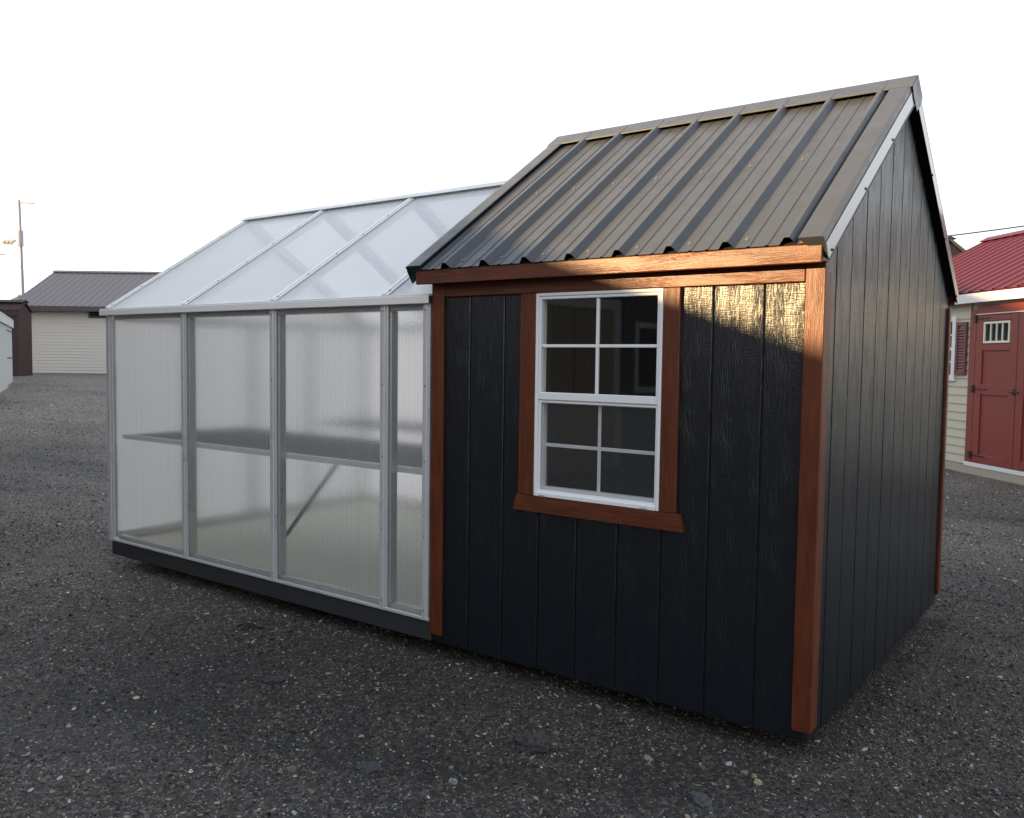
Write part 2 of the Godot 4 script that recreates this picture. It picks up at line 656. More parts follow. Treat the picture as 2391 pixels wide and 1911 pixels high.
		o.set_meta("category", "rock" if i in [0, 1, 6, 7] else "pebble")
		o.set_meta("group", "larger stones lying on the gravel")
	# a dark dead leaf curled on the gravel
	var lf := Mb.new()
	for i in 7:
		var u0 := i / 7.0
		var u1 := (i + 1) / 7.0
		var w0 := sin(u0 * PI) * 0.026 + 0.001
		var w1 := sin(u1 * PI) * 0.026 + 0.001
		var y0 := 0.010 + 0.012 * sin(u0 * 5.0)
		var y1 := 0.010 + 0.012 * sin(u1 * 5.0)
		for s in [-1.0, 1.0]:
			lf.quad4(Vector3(u0 * 0.13 - 0.065, y0, 0), Vector3(u1 * 0.13 - 0.065, y1, 0), Vector3(u1 * 0.13 - 0.065, y1 + 0.010, w1 * s), Vector3(u0 * 0.13 - 0.065, y0 + 0.010, w0 * s), Vector3.UP)
	var leaf := part("leaf", lf, mat(Color(0.012, 0.010, 0.009), 0.7), self)
	leaf.position = Vector3(-2.846, ground_y(-2.846, 0.345), 0.345)
	leaf.rotation.y = 0.75
	leaf.set_meta("label", "dark curled dead leaf on the gravel in front of the greenhouse")
	leaf.set_meta("category", "leaf")

func rock(b: Mb, sd: int, rx: float, ry: float, rz: float) -> void:
	var f := noise(sd, 1.1, 3)
	var na := 26
	var nb := 16
	var grid := []
	for j in nb + 1:
		var row := []
		var la := PI * j / nb
		for i in na + 1:
			var lo := TAU * (i % na) / na
			var d := Vector3(sin(la) * cos(lo), cos(la), sin(la) * sin(lo))
			var k := 1.0 + 0.45 * f.get_noise_3d(d.x * 1.3, d.y * 1.3, d.z * 1.3) + 0.16 * f.get_noise_3d(d.x * 4.0, d.y * 4.0, d.z * 4.0)
			var y := d.y
			if y > 0.45: y = 0.45 + (y - 0.45) * 0.35   # a flattish top
			row.append(Vector3(d.x * rx * k, y * ry * k * 1.5, d.z * rz * k))
		grid.append(row)
	for j in nb:
		for i in na:
			var a: Vector3 = grid[j][i]
			var c: Vector3 = grid[j][i + 1]
			var d: Vector3 = grid[j + 1][i + 1]
			var e: Vector3 = grid[j + 1][i]
			for tr in [[a, c, d], [a, d, e]]:
				var nn: Vector3 = ((tr[1] - tr[0]) as Vector3).cross(tr[2] - tr[0])
				if nn.length() < 1e-9: continue
				if nn.dot((tr[0] + tr[1] + tr[2]) / 3.0) < 0.0: nn = -nn
				b.tri(tr[0], tr[1], tr[2], nn.normalized(), Vector2(), Vector2(), Vector2())

# ---------------------------------------------------------------- the shed
var screw_mesh: ArrayMesh

func screw(at: Vector3, nrm: Vector3, m: Material, parent: Node, size := 1.0) -> void:
	if screw_mesh == null:
		var b := Mb.new()
		b.tube(Vector3.ZERO, Vector3(0, 0.0015, 0), 0.0085, 0.0085, 10)
		b.tube(Vector3(0, 0.0015, 0), Vector3(0, 0.006, 0), 0.0048, 0.0044, 6)
		screw_mesh = b.mesh()
	var o := MeshInstance3D.new()
	o.name = "screw"
	o.mesh = screw_mesh
	o.material_override = m
	var e := nrm.cross(Vector3(0.2, 0.1, 0.9)).normalized()
	o.transform = Transform3D(Basis(e, nrm, e.cross(nrm)).scaled(Vector3.ONE * size), at)
	parent.add_child(o, true)

func rib_profile(x0: float, x1: float, ribs: Array, rib_h := 0.029, base := 0.064, top := 0.018, minor := true, pitch := 0.2307) -> Array:
	var p := [Vector2(x0, 0.0)]
	var marks := []
	for r in ribs: marks.append([r, 1])
	if minor:
		for r in ribs:
			marks.append([r + pitch * 0.36, 0])
			marks.append([r + pitch * 0.66, 0])
	marks.sort_custom(func(a, b): return a[0] < b[0])
	for m in marks:
		var x: float = m[0]
		if m[1] == 1:
			if x - base / 2 <= x0 or x + base / 2 >= x1: continue
			p.append(Vector2(x - base / 2, 0)); p.append(Vector2(x - top / 2, rib_h)); p.append(Vector2(x + top / 2, rib_h)); p.append(Vector2(x + base / 2, 0))
		else:
			if x - 0.01 <= x0 or x + 0.01 >= x1: continue
			p.append(Vector2(x - 0.008, 0)); p.append(Vector2(x - 0.003, 0.0042)); p.append(Vector2(x + 0.003, 0.0042)); p.append(Vector2(x + 0.008, 0))
	p.append(Vector2(x1, 0))
	return p

func make_shed() -> void:
	var shed := thing("garden_shed", "black board siding shed with rusty brown trim joined to a clear panelled greenhouse", "shed")
	build_shed(shed)
	# the thing's origin is the middle of its base
	var base := Vector3(-2.4, 0, -1.235)
	shed.position = base
	for ch in shed.get_children():
		if ch is Node3D: (ch as Node3D).position -= base

func build_shed(sh: Node3D) -> void:
	var D := 2.47
	var zs := -0.02      # face of the siding
	# --- front wall: backing with the window opening, boards in front of it
	var b := mb()
	var zb := -0.029
	var zi := -0.11
	b.box(Y(-1.87, -0.045, zi), Y(-1.255, 1.74, zb), 0.0, 1)
	b.box(Y(-0.635, -0.045, zi), Y(-0.025, 1.74, zb), 0.0, 1)
	b.box(Y(-1.255, -0.045, zi), Y(-0.635, 0.76, zb), 0.0, 1)
	b.box(Y(-1.255, 1.665, zi), Y(-0.635, 1.74, zb), 0.0, 1)
	var fw := part("front_wall", b, M.backing, sh)
	var edges := [-1.88]
	for k in 9: edges.append(-1.65 + 0.2032 * k if k < 8 else -0.026)
	for k in 9:
		var x0: float = edges[k] + 0.003
		var x1: float = edges[k + 1] - 0.003
		var top := 1.70
		if k in [3, 4, 5]: top = 0.735
		part_box("siding_board", Y(x0, -0.038, zs - 0.012), Y(x1, top, zs + rng.randf_range(-0.0006, 0.0006)), M.siding, fw, 0.0035, 1)
	# --- gable wall to the right
	b = mb()
	var gx := -0.029
	var ridge_y := 2.57
	var wall_pts := [Y(gx, -0.05, -0.03), Y(gx, -0.05, -D + 0.03), Y(gx, 1.72, -D + 0.03), Y(gx, ridge_y, -D / 2), Y(gx, 1.72, -0.03)]
	b.poly(wall_pts, Vector3.RIGHT, 1)
	var inner := []
	for q in wall_pts: inner.append(q - Vector3(0.08, 0, 0))
	b.poly(inner, Vector3.LEFT, 1)
	for i in 5:
		var a: Vector3 = wall_pts[i]
		var c: Vector3 = wall_pts[(i + 1) % 5]
		b.poly([a, c, c - Vector3(0.08, 0, 0), a - Vector3(0.08, 0, 0)], (a + c) * 0.5 - Y(gx - 0.04, 1.0, -D / 2), 1)
	var gw := part("gable_wall", b, M.backing, sh)
	var z := -0.001
	var gz := [-0.0225]
	for k in 12: gz.append(-0.2 - 0.2032 * k)
	gz[12] = -D + 0.0225
	for k in 12:
		var z0: float = gz[k] - 0.003
		var z1: float = gz[k + 1] + 0.003
		part("siding_board", gable_board(z0, z1, D, zs), M.siding, gw)
	# rear wall and the wall between shed and greenhouse
	part_box("rear_wall", Y(-1.87, -0.05, -D + 0.02), Y(-0.11, 1.72, -D + 0.1), M.siding, sh, 0.0, 1)
	b = mb()
	var px := -1.872
	var pp := [Y(px, 0.06, -0.115), Y(px, 0.06, -D + 0.105), Y(px, 1.72, -D + 0.105), Y(px, 2.57, -D / 2), Y(px, 1.72, -0.115)]
	b.poly(pp, Vector3.LEFT, 1)
	inner = []
	for q in pp: inner.append(q + Vector3(0.06, 0, 0))
	b.poly(inner, Vector3.RIGHT, 1)
	for i in 5:
		var a: Vector3 = pp[i]
		var c: Vector3 = pp[(i + 1) % 5]
		b.poly([a, c, c + Vector3(0.06, 0, 0), a + Vector3(0.06, 0, 0)], (a + c) * 0.5 - Y(px + 0.03, 1.0, -D / 2), 1)
	part("partition_wall", b, M.siding, sh)
	part_box("floor", Y(-1.80, -0.03, -D + 0.11), Y(-0.12, 0.05, -0.12), M.inside, sh, 0.0, 0)
	# --- corner trim
	part_box("corner_trim", Y(-0.0723, 0.0, -0.0195), Y(0.0, 1.728, 0.0), M.trim, sh, 0.003, 1)
	part_box("corner_trim", Y(-0.0195, 0.003, -0.085), Y(-0.0015, 1.70, -0.0205), M.trim, sh, 0.003, 1)
	part_box("corner_trim", Y(-1.8786, 0.0, -0.0195), Y(-1.805, 1.728, 0.0), M.trim, sh, 0.003, 1)
	part_box("corner_trim", Y(-0.0195, 0.0, -D), Y(-0.0015, 1.70, -D + 0.05), M.trim, sh, 0.003, 1)
	# --- frieze, fascia, soffit
	part_box("frieze_board", Y(-1.804, 1.663, -0.0195), Y(-0.0735, 1.728, -0.002), M.trim, sh, 0.003, 0)
	part_box("fascia_board", Y(-1.925, 1.722, 0.046), Y(0.004, 1.788, 0.066), M.trim, sh, 0.003, 0)
	part_box("fascia_block", Y(-0.074, 1.7885, 0.045), Y(0.004, 1.806, 0.0655), M.trim, sh, 0.002, 0)
	part_box("soffit_board", Y(-1.92, 1.730, -0.03), Y(-0.0, 1.742, 0.0455), M.trim, sh, 0.002, 0)
	part_box("fascia_board", Y(-1.925, 1.722, -D - 0.066), Y(0.004, 1.788, -D - 0.046), M.trim, sh, 0.003, 0)
	# --- window
	part_box("window_casing", Y(-1.346, 0.7555, -0.0195), Y(-1.2615, 1.6625, -0.0005), M.trim, sh, 0.003, 1)
	part_box("window_casing", Y(-0.6365, 0.7555, -0.0195), Y(-0.563, 1.6625, -0.0005), M.trim, sh, 0.003, 1)
	var sill := mb()
	sill.sweep([Vector2(-1.372, 0.684), Vector2(-1.352, 0.755), Vector2(-0.545, 0.755), Vector2(-0.526, 0.684)], Y(0, 0, -0.0195), Vector3.RIGHT, Vector3.UP, Vector3.BACK, 0.022, true)
	# grain runs along the sill
	for i in sill.t.size(): sill.t[i] = Vector2(sill.v[i].y, sill.v[i].x)
	part("window_sill", sill, M.trim, sh)
	var win := Node3D.new()
	win.name = "window"
	sh.add_child(win, true)
	var L := -1.26
	var R := -0.638
	var B := 0.757
	var T := 1.6615
	var fr := mb()
	fr.box(Y(L, B, -0.07), Y(L + 0.014, T, -0.001), 0.002, 1)
	fr.box(Y(R - 0.014, B, -0.07), Y(R, T, -0.001), 0.002, 1)
	fr.box(Y(L + 0.0145, T - 0.014, -0.07), Y(R - 0.0145, T, -0.0015), 0.002, 0)
	fr.box(Y(L + 0.0145, B, -0.07), Y(R - 0.0145, B + 0.018, 0.002), 0.002, 0)
	part("window_frame", fr, M.vinyl, win)
	var mid := 1.212
	# upper sash sits forward, lower sash behind with its muntins inside the glass
	var us := mb()
	var ul := L + 0.0145
	var ur := R - 0.0145
	us.box(Y(ul, mid - 0.022, -0.034), Y(ul + 0.012, T - 0.0145, -0.006), 0.002, 1)
	us.box(Y(ur - 0.012, mid - 0.022, -0.034), Y(ur, T - 0.0145, -0.006), 0.002, 1)
	us.box(Y(ul + 0.0123, T - 0.0275, -0.034), Y(ur - 0.0123, T - 0.0145, -0.0063), 0.002, 0)
	us.box(Y(ul + 0.0123, mid - 0.022, -0.034), Y(ur - 0.0123, mid + 0.012, -0.0043), 0.003, 0)
	part("sash_frame", us, M.vinyl, win)
	var cx := (L + R) / 2
	part_box("muntin", Y(cx - 0.007, mid + 0.0125, -0.027), Y(cx + 0.007, T - 0.028, -0.012), M.vinyl, win, 0.003, 1)
	var uy := (mid + 0.012 + T - 0.0275) / 2
	part_box("muntin", Y(ul + 0.0125, uy - 0.007, -0.026), Y(cx - 0.0075, uy + 0.007, -0.013), M.vinyl, win, 0.003, 0)
	part_box("muntin", Y(cx + 0.0075, uy - 0.007, -0.026), Y(ur - 0.0125, uy + 0.007, -0.013), M.vinyl, win, 0.003, 0)
	for q in [[ul + 0.0125, cx - 0.0075, mid + 0.0125, uy - 0.0075], [cx + 0.0075, ur - 0.0125, mid + 0.0125, uy - 0.0075], [ul + 0.0125, cx - 0.0075, uy + 0.0075, T - 0.028], [cx + 0.0075, ur - 0.0125, uy + 0.0075, T - 0.028]]:
		var pn := mb()
		pn.quad4(Y(q[0], q[2], -0.0195), Y(q[1], q[2], -0.0195), Y(q[1], q[3], -0.0195), Y(q[0], q[3], -0.0195), Vector3.BACK)
		part("pane", pn, M.glass, win)
	var ls := mb()
	var lt := mid - 0.0225
	var lb := B + 0.0185
	ls.box(Y(ul + 0.004, lb, -0.060), Y(ul + 0.017, lt, -0.026), 0.002, 1)
	ls.box(Y(ur - 0.017, lb, -0.060), Y(ur - 0.004, lt, -0.026), 0.002, 1)
	ls.box(Y(ul + 0.0173, lt - 0.016, -0.060), Y(ur - 0.0173, lt, -0.0263), 0.002, 0)
	ls.box(Y(ul + 0.0173, lb, -0.060), Y(ur - 0.0173, lb + 0.024, -0.0263), 0.002, 0)
	part("sash_frame", ls, M.vinyl, win)
	var ly := (lt - 0.016 + lb + 0.024) / 2
	part_box("muntin", Y(cx - 0.008, lb + 0.0245, -0.052), Y(cx + 0.008, lt - 0.0165, -0.046), M.vinyl, win, 0.002, 1)
	part_box("muntin", Y(ul + 0.0175, ly - 0.008, -0.0515), Y(cx - 0.0085, ly + 0.008, -0.0465), M.vinyl, win, 0.002, 0)
	part_box("muntin", Y(cx + 0.0085, ly - 0.008, -0.0515), Y(ur - 0.0175, ly + 0.008, -0.0465), M.vinyl, win, 0.002, 0)
	for q in [[ul + 0.0175, cx - 0.0085, lb + 0.0245, ly - 0.0085], [cx + 0.0085, ur - 0.0175, lb + 0.0245, ly - 0.0085], [ul + 0.0175, cx - 0.0085, ly + 0.0085, lt - 0.0165], [cx + 0.0085, ur - 0.0175, ly + 0.0085, lt - 0.0165]]:
		var pn := mb()
		pn.quad4(Y(q[0], q[2], -0.049), Y(q[1], q[2], -0.049), Y(q[1], q[3], -0.049), Y(q[0], q[3], -0.049), Vector3.BACK)
		part("pane", pn, M.glass, win)
	# screen in front of the lower sash, in its own thin frame
	var scf := mb()
	scf.box(Y(ul, lb - 0.001, -0.022), Y(ul + 0.012, lt, -0.012), 0.001, 1)
	scf.box(Y(ur - 0.012, lb - 0.001, -0.022), Y(ur, lt, -0.012), 0.001, 1)
	scf.box(Y(ul + 0.0122, lt - 0.012, -0.022), Y(ur - 0.0122, lt, -0.0122), 0.001, 0)
	scf.box(Y(ul + 0.0122, lb - 0.001, -0.022), Y(ur - 0.0122, lb + 0.011, -0.0122), 0.001, 0)
	part("screen_frame", scf, M.vinyl, win)
	var scn := mb()
	scn.quad4(Y(ul + 0.012, lb + 0.011, -0.018), Y(ur - 0.012, lb + 0.011, -0.018), Y(ur - 0.012, lt - 0.012, -0.018), Y(ul + 0.012, lt - 0.012, -0.018), Vector3.BACK)
	part("insect_screen", scn, M.screen, win)
	for x in [L + 0.03, R - 0.085]:
		part_box("weep_slot", Y(x, B + 0.004, 0.0015), Y(x + 0.035, B + 0.0062, 0.0026), M.gasket, win, 0.0003, 0)
	# --- roof
	var e0 := Y(0, 1.79, 0.072)
	var rz := -D / 2
	var sl := Vector3(0, 0.884, -1.301).normalized()
	var nf := Vector3(0, 1.301, 0.884).normalized()
	var slope := (1.235 + 0.072) / 1.301 * Vector2(0.884, 1.301).length() - 0.012
	var ribs := []
	for k in 9: ribs.append(-1.9605 + 0.2307 * k)
	var xr := 0.016
	var xl := -1.975
	var prof := rib_profile(xl + 0.004, xr - 0.004, ribs)
	b = mb()
	b.sweep(prof, e0, Vector3.RIGHT, nf, sl, slope)
	var fr_roof := part("front_roof", b, M.roof, sh)
	for k in range(1, 9):
		for s in [0.055, 0.52, 0.98]:
			screw(e0 + Vector3(ribs[k] + (0.058 if s < 0.9 else 0.04), 0, 0) + sl * (slope * s - 0.02) + nf * 0.0005, nf, M.screw, fr_roof)
	var slb := Vector3(0, 0.884, 1.301).normalized()
	var nb := Vector3(0, 1.301, -0.884).normalized()
	var e1 := Y(0, 1.79, -D - 0.072)
	b = mb()
	b.sweep(prof, e1, Vector3.RIGHT, nb, slb, slope)
	part("rear_roof", b, M.roof, sh)
	# decking under the metal
	for s in [0, 1]:
		b = mb()
		var o := (e0 if s == 0 else e1)
		var d := (sl if s == 0 else slb)
		var nn := (nf if s == 0 else nb)
		b.sweep([Vector2(xl + 0.012, -0.003), Vector2(xr - 0.012, -0.003), Vector2(xr - 0.012, -0.028), Vector2(xl + 0.012, -0.028)], o + d * 0.012, Vector3.RIGHT, nn, d, slope - 0.016, true)
		part("roof_deck", b, M.backing, sh)
	# ridge cap: a bent plate with folded lower edges
	var top := Y(0, 2.674 + 0.036, rz)
	b = mb()
	var cap := [Vector2(0.107, -0.0785), Vector2(0.106, -0.071), Vector2(0.0, 0.001), Vector2(-0.106, -0.071), Vector2(-0.107, -0.0785)]
	var under := [Vector2(-0.105, -0.0790), Vector2(-0.104, -0.0725), Vector2(0.0, -0.0015), Vector2(0.104, -0.0725), Vector2(0.105, -0.0790)]
	b.sweep(under + cap, top + Vector3(xl - 0.006, 0, 0), Vector3.BACK, Vector3.UP, Vector3.RIGHT, xr - xl + 0.012, true)
	var rcap := part("ridge_cap", b, M.roof, sh)
	for k in range(1, 9):
		screw(Y(ribs[k], 2.674 + 0.034, rz) + Vector3(0, -0.0635, 0.095) + nf * 0.001, nf, M.screw, rcap, 0.9)
	for xx in [xr + 0.0065, xl - 0.0065]:
		b = mb()
		for q in [0.0, 0.0012]:
			var px2: float = xx + (q if xx > 0.0 else -q)
			b.poly([Vector3(px2, top.y - 0.001, rz), Vector3(px2, top.y - 0.0765, rz + 0.108), Vector3(px2, top.y - 0.125, rz + 0.07), Vector3(px2, top.y - 0.165, rz), Vector3(px2, top.y - 0.125, rz - 0.07), Vector3(px2, top.y - 0.0765, rz - 0.108)], Vector3.RIGHT * (1.0 if (xx > 0.0) == (q > 0.0) else -1.0), 1)
		part("cap_end", b, M.roof, rcap)
	# rake trim: top flange with a raised hem, then down the edge
	for side in [0, 1]:
		for s in [0, 1]:
			b = mb()
			var o := (e0 if s == 0 else e1)
			var d := (sl if s == 0 else slb)
			var nn := (nf if s == 0 else nb)
			var xe := (xr if side == 0 else xl)
			var q = (1.0 if side == 0 else -1.0)
			var pr := [Vector2(-0.094, 0.0205), Vector2(-0.090, 0.0245), Vector2(-0.014, 0.0245), Vector2(0.0, 0.0215), Vector2(0.0022, -0.030), Vector2(0.0022, -0.066), Vector2(0.007, -0.072), Vector2(0.0045, -0.0735), Vector2(-0.0005, -0.067), Vector2(-0.0005, -0.029), Vector2(-0.0025, 0.0195), Vector2(-0.015, 0.0225), Vector2(-0.089, 0.0225)]
			var pq := []
			for u in pr: pq.append(Vector2(u.x * q, u.y))
			b.sweep(pq, o + Vector3(xe, 0, 0), Vector3.RIGHT, nn, d, slope + 0.006, true)
			var rk := part("rake_trim", b, M.roof, sh)
			b = mb()   # glossy copy of the trim paint, added to brighten the edge
			b.sweep([Vector2(0.0026 * q, -0.064), Vector2(0.0026 * q, -0.002), Vector2(0.0036 * q, -0.002), Vector2(0.0036 * q, -0.064)], o + Vector3(xe, 0, 0), Vector3.RIGHT, nn, d, slope + 0.006, true)
			part("edge_sheen", b, M.edge_gloss, rk)
			if side == 0:
				for f in [0.03, 0.35, 0.66, 0.95]:
					screw(o + Vector3(xe + 0.0037, 0, 0) + d * (slope * f) - nn * 0.055, Vector3.RIGHT, M.dark_screw, rk, 0.8)
	# --- base
	b = mb()
	b.box(Y(-4.895, -0.043, -0.05), Y(-1.881, 0.05, -0.012), 0.003, 0)
	part("base_beam", b, M.skid, sh)
	part_box("base_beam", Y(-4.895, -0.043, -D + 0.012), Y(-1.881, 0.05, -D + 0.05), M.skid, sh, 0.003, 0)
	part_box("base_beam", Y(-4.895, -0.043, -D + 0.051), Y(-4.857, 0.05, -0.051), M.skid, sh, 0.003, 2)
	for zz in [-0.42, -1.2, -1.95]:
		part_box("skid_runner", Y(-4.84, -OY - 0.05, zz - 0.05), Y(-0.10, -0.046, zz + 0.05), M.runner, sh, 0.004, 0)
	build_greenhouse(sh, D)

func gable_board(z0: float, z1: float, D: float, zs: float) -> Mb:
	# an upright board under the gable's slopes, top cut along them
	var b := mb()
	var y_top := func(z: float) -> float: return 1.752 + 0.884 / 1.301 * (D / 2 - absf(z + D / 2)) - 0.01
	var cuts := [z0]
	if z0 > -D / 2 and z1 < -D / 2: cuts.append(-D / 2)
	cuts.append(z1)
	var xf := zs + rng.randf_range(-0.0006, 0.0006)
	var xb := zs - 0.012
	var ch := 0.0035
	for i in cuts.size() - 1:
		var a: float = cuts[i] - (ch if i == 0 else 0.0)
		var c: float = cuts[i + 1] + (ch if i == cuts.size() - 2 else 0.0)
		b.poly([Y(xf, -0.045, a), Y(xf, -0.045, c), Y(xf, y_top.call(c), c), Y(xf, y_top.call(a), a)], Vector3.RIGHT, 1)
	b.poly([Y(xf, -0.045, z0 - ch), Y(xb, -0.045, z0), Y(xb, y_top.call(z0), z0), Y(xf, y_top.call(z0 - ch), z0 - ch)], Vector3(0.5, 0, 1), 1)
	b.poly([Y(xf, -0.045, z1 + ch), Y(xb, -0.045, z1), Y(xb, y_top.call(z1), z1), Y(xf, y_top.call(z1 + ch), z1 + ch)], Vector3(0.5, 0, -1), 1)
	b.poly([Y(xf, -0.045, z0 - ch), Y(xf, -0.045, z1 + ch), Y(xb, -0.045, z1), Y(xb, -0.045, z0)], Vector3.DOWN, 1)
	return b

func slab(b: Mb, o: Vector3, across: Vector3, along: Vector3, w: float, l: float, th: float) -> void:
	# a sheet with thickness; its flutes run along `along`
	var nn := across.cross(along).normalized()
	for s in [0, 1]:
		var q: Vector3 = o + nn * (th * s)
		var on: Vector3 = nn * (1.0 if s == 1 else -1.0)
		b.tri(q, q + across * w, q + across * w + along * l, on, Vector2(0, 0), Vector2(w, 0), Vector2(w, l))
		b.tri(q, q + across * w + along * l, q + along * l, on, Vector2(0, 0), Vector2(w, l), Vector2(0, l))
	var c := [o, o + across * w, o + across * w + along * l, o + along * l]
	var mid := o + across * w * 0.5 + along * l * 0.5
	for i in 4:
		var a: Vector3 = c[i]
		var d: Vector3 = c[(i + 1) % 4]
		b.poly([a, d, d + nn * th, a + nn * th], (a + d) * 0.5 - mid)

func build_greenhouse(sh: Node3D, D: float) -> void:
	var posts := [[-4.92, -4.846], [-4.014, -3.959], [-3.126, -3.07], [-2.234, -2.18], [-1.937, -1.891]]
	var y0 := 0.058
	var y1 := 1.655
	# bottom and top rails, front and back
	var b := mb()
	b.box(Y(-4.92, y0, -0.016), Y(-1.884, y0 + 0.016, 0.000), 0.0015, 0)
	b.box(Y(-4.92, y0 - 0.006, -0.06), Y(-1.884, y0 + 0.006, -0.017), 0.001, 0)
	b.box(Y(-4.84, y0 + 0.0065, -0.075), Y(-1.884, y0 + 0.040, -0.034), 0.002, 0)
	part("bottom_rail", b, M.alu, sh)
	part_box("top_rail", Y(-4.84, y1 - 0.05, -0.075), Y(-1.884, y1 - 0.0, -0.024), M.alu, sh, 0.002, 0)
	part_box("bottom_rail", Y(-4.92, y0, -D + 0.001), Y(-1.884, y0 + 0.05, -D + 0.05), M.alu, sh, 0.002, 0)
	part_box("top_rail", Y(-4.92, y1 - 0.05, -D + 0.001), Y(-1.884, y1, -D + 0.05), M.alu, sh, 0.002, 0)
	for i in posts.size():
		var p: Array = posts[i]
		b = mb()
		# cap strip with a raised rib along one edge, and the tube behind the panel
		b.box(Y(p[0], y0 + 0.0165, -0.012), Y(p[1], y1 - 0.018, -0.003), 0.0012, 1)
		b.box(Y(p[0] + 0.006, y0 + 0.0165, -0.003), Y(p[0] + (p[1] - p[0]) * 0.62, y1 - 0.018, 0.0015), 0.001, 1)
		if i == 0: b.box(Y(p[0] + 0.0, y0 + 0.0165, -0.055), Y(p[0] + 0.04, y1 - 0.01, -0.0125), 0.002, 1)
		elif i < 4: b.box(Y(p[0] + 0.004, y0 + 0.041, -0.072), Y(p[1] + 0.012, y1 - 0.051, -0.0215), 0.003, 1)
		else: b.box(Y(p[0] + 0.012, y0 + 0.041, -0.072), Y(p[1], y1 - 0.051, -0.0215), 0.003, 1)
		var po := part("wall_post", b, M.alu, sh)
		for k in 5:
			screw(Y(p[0] + (p[1] - p[0]) * 0.42, lerpf(y0 + 0.05, y1 - 0.05, k / 4.0), 0.0015), Vector3.BACK, M.screw, po, 0.62)
		# rear post
		part_box("wall_post", Y(p[0], y0 + 0.051, -D + 0.001), Y(p[1], y1 - 0.051, -D + 0.048), M.alu, sh, 0.002, 1)
	# panels of the front and back wall
	for i in 4:
		var x0: float = posts[i][1] - 0.02
		var x1: float = posts[i + 1][0] + 0.02
		b = mb(false)
		slab(b, Y(x0, y0 + 0.010, -0.0205), Vector3.RIGHT, Vector3.UP, x1 - x0, y1 - y0 - 0.02, 0.008)
		var pan := part("wall_panel", b, M.poly_wall, sh)
		b = mb(false)
		var xw := x0 + 0.008
		while xw < x1 - 0.004:
			var hw := rng.randf_range(0.0013, 0.0024)
			b.quad4(Y(xw - hw, y0 + 0.012, -0.0222), Y(xw + hw, y0 + 0.012, -0.0222), Y(xw + hw, y1 - 0.012, -0.0222), Y(xw - hw, y1 - 0.012, -0.0222), Vector3.BACK)
			xw += 0.016
		var webs := part("flute_webs", b, M.web, pan)
		webs.set_meta("kind", "stuff")
		b = mb(false)
		slab(b, Y(x0, y0 + 0.0505, -D + 0.010), Vector3.RIGHT, Vector3.UP, x1 - x0, y1 - y0 - 0.101, 0.008)
		part("wall_panel", b, M.poly_back, sh)
	# left end: frame and panels up into the gable
	var ry := 2.462
	var rz := -1.185
	var ev := 1.672
	for zz in [-0.62, -1.21, -1.80]:
		part_box("end_post", Y(-4.915, y0 + 0.0, zz - 0.025), Y(-4.87, 1.66, zz + 0.025), M.alu, sh, 0.002, 1)
	part_box("end_rail", Y(-4.915, y0, -D + 0.051), Y(-4.87, y0 + 0.05, -0.08), M.alu, sh, 0.002, 2)
	part_box("end_rail", Y(-4.9145, y1 - 0.05, -D + 0.051), Y(-4.8705, y1, -0.08), M.alu, sh, 0.002, 2)
	b = mb(false)
	slab(b, Y(-4.905, y0 + 0.051, -0.06), Vector3.FORWARD, Vector3.UP, D - 0.12, y1 - y0 - 0.102, 0.008)
	part("wall_panel", b, M.poly_back, sh)
	b = mb(false)
	for sx in [-4.905, -4.897]:
		b.poly([Y(sx, y1 + 0.001, -0.06), Y(sx, y1 + 0.001, -D + 0.06), Y(sx, ry - 0.03, rz)], Vector3.LEFT if sx < -4.9 else Vector3.RIGHT)
	part("gable_panel", b, M.poly_back, sh)
	# gutter: a square channel along the eave
	b = mb()
	b.box(Y(-4.965, 1.634, 0.0), Y(-1.882, 1.674, 0.022), 0.003, 0)
	b.box(Y(-4.962, 1.6745, -0.03), Y(-1.882, 1.681, 0.018), 0.0015, 0)
	var gut := part("gutter", b, M.alu_white, sh)
	part_box("gutter_end", Y(-1.8815, 1.636, -0.012), Y(-1.8785, 1.672, 0.020), M.gasket, gut, 0.001, 0)
	# roof: rafters, caps, panels
	var up := (Vector3(0, ry - 1.682, rz - 0.0))
	var len := up.length()
	up = up.normalized()
	var nrm := Vector3(0, -up.z, up.y)
	var xs := [-4.90, -3.985, -3.095, -2.205]
	for i in 4:
		b = mb()
		b.xf = Transform3D(Basis(Vector3.RIGHT, nrm, -up), Y(xs[i], 1.682, -0.004))
		b.box(Vector3(-0.026, 0.0, -len), Vector3(0.026, 0.007, -0.002), 0.002, 2)
		b.box(Vector3(-0.018, 0.0075, -len), Vector3(0.006, 0.0125, -0.002), 0.0015, 2)
		b.box(Vector3(-0.02, -0.052, -len + 0.03), Vector3(0.02, -0.0105, -0.04), 0.002, 2)
		var rf := part("rafter", b, M.alu_white, sh)
		for k in 6:
			screw(Y(xs[i] + 0.012, 1.682, -0.004) + up * lerpf(0.04, len - 0.06, k / 5.0) + nrm * 0.0072, nrm, M.dark_screw, rf, 0.62)
	for i in 4:
		var x0: float = xs[i] - 0.012 if i > 0 else xs[0] - 0.024
		var x1: float = (xs[i + 1] - 0.0135) if i < 3 else -1.884
		b = mb(false)
		slab(b, Y(x0, 1.682, -0.004) - nrm * 0.0095, Vector3.RIGHT, up, x1 - x0, len - 0.004, 0.008)
		part("roof_panel", b, M.poly_roof, sh)
	var upb := (Vector3(0, ry - 1.672, -(rz + D)))
	upb = Vector3(0, ry - 1.682, rz + D)
	var lenb := upb.length()
	upb = upb.normalized()
	var nrb := Vector3(0, upb.z, -upb.y)
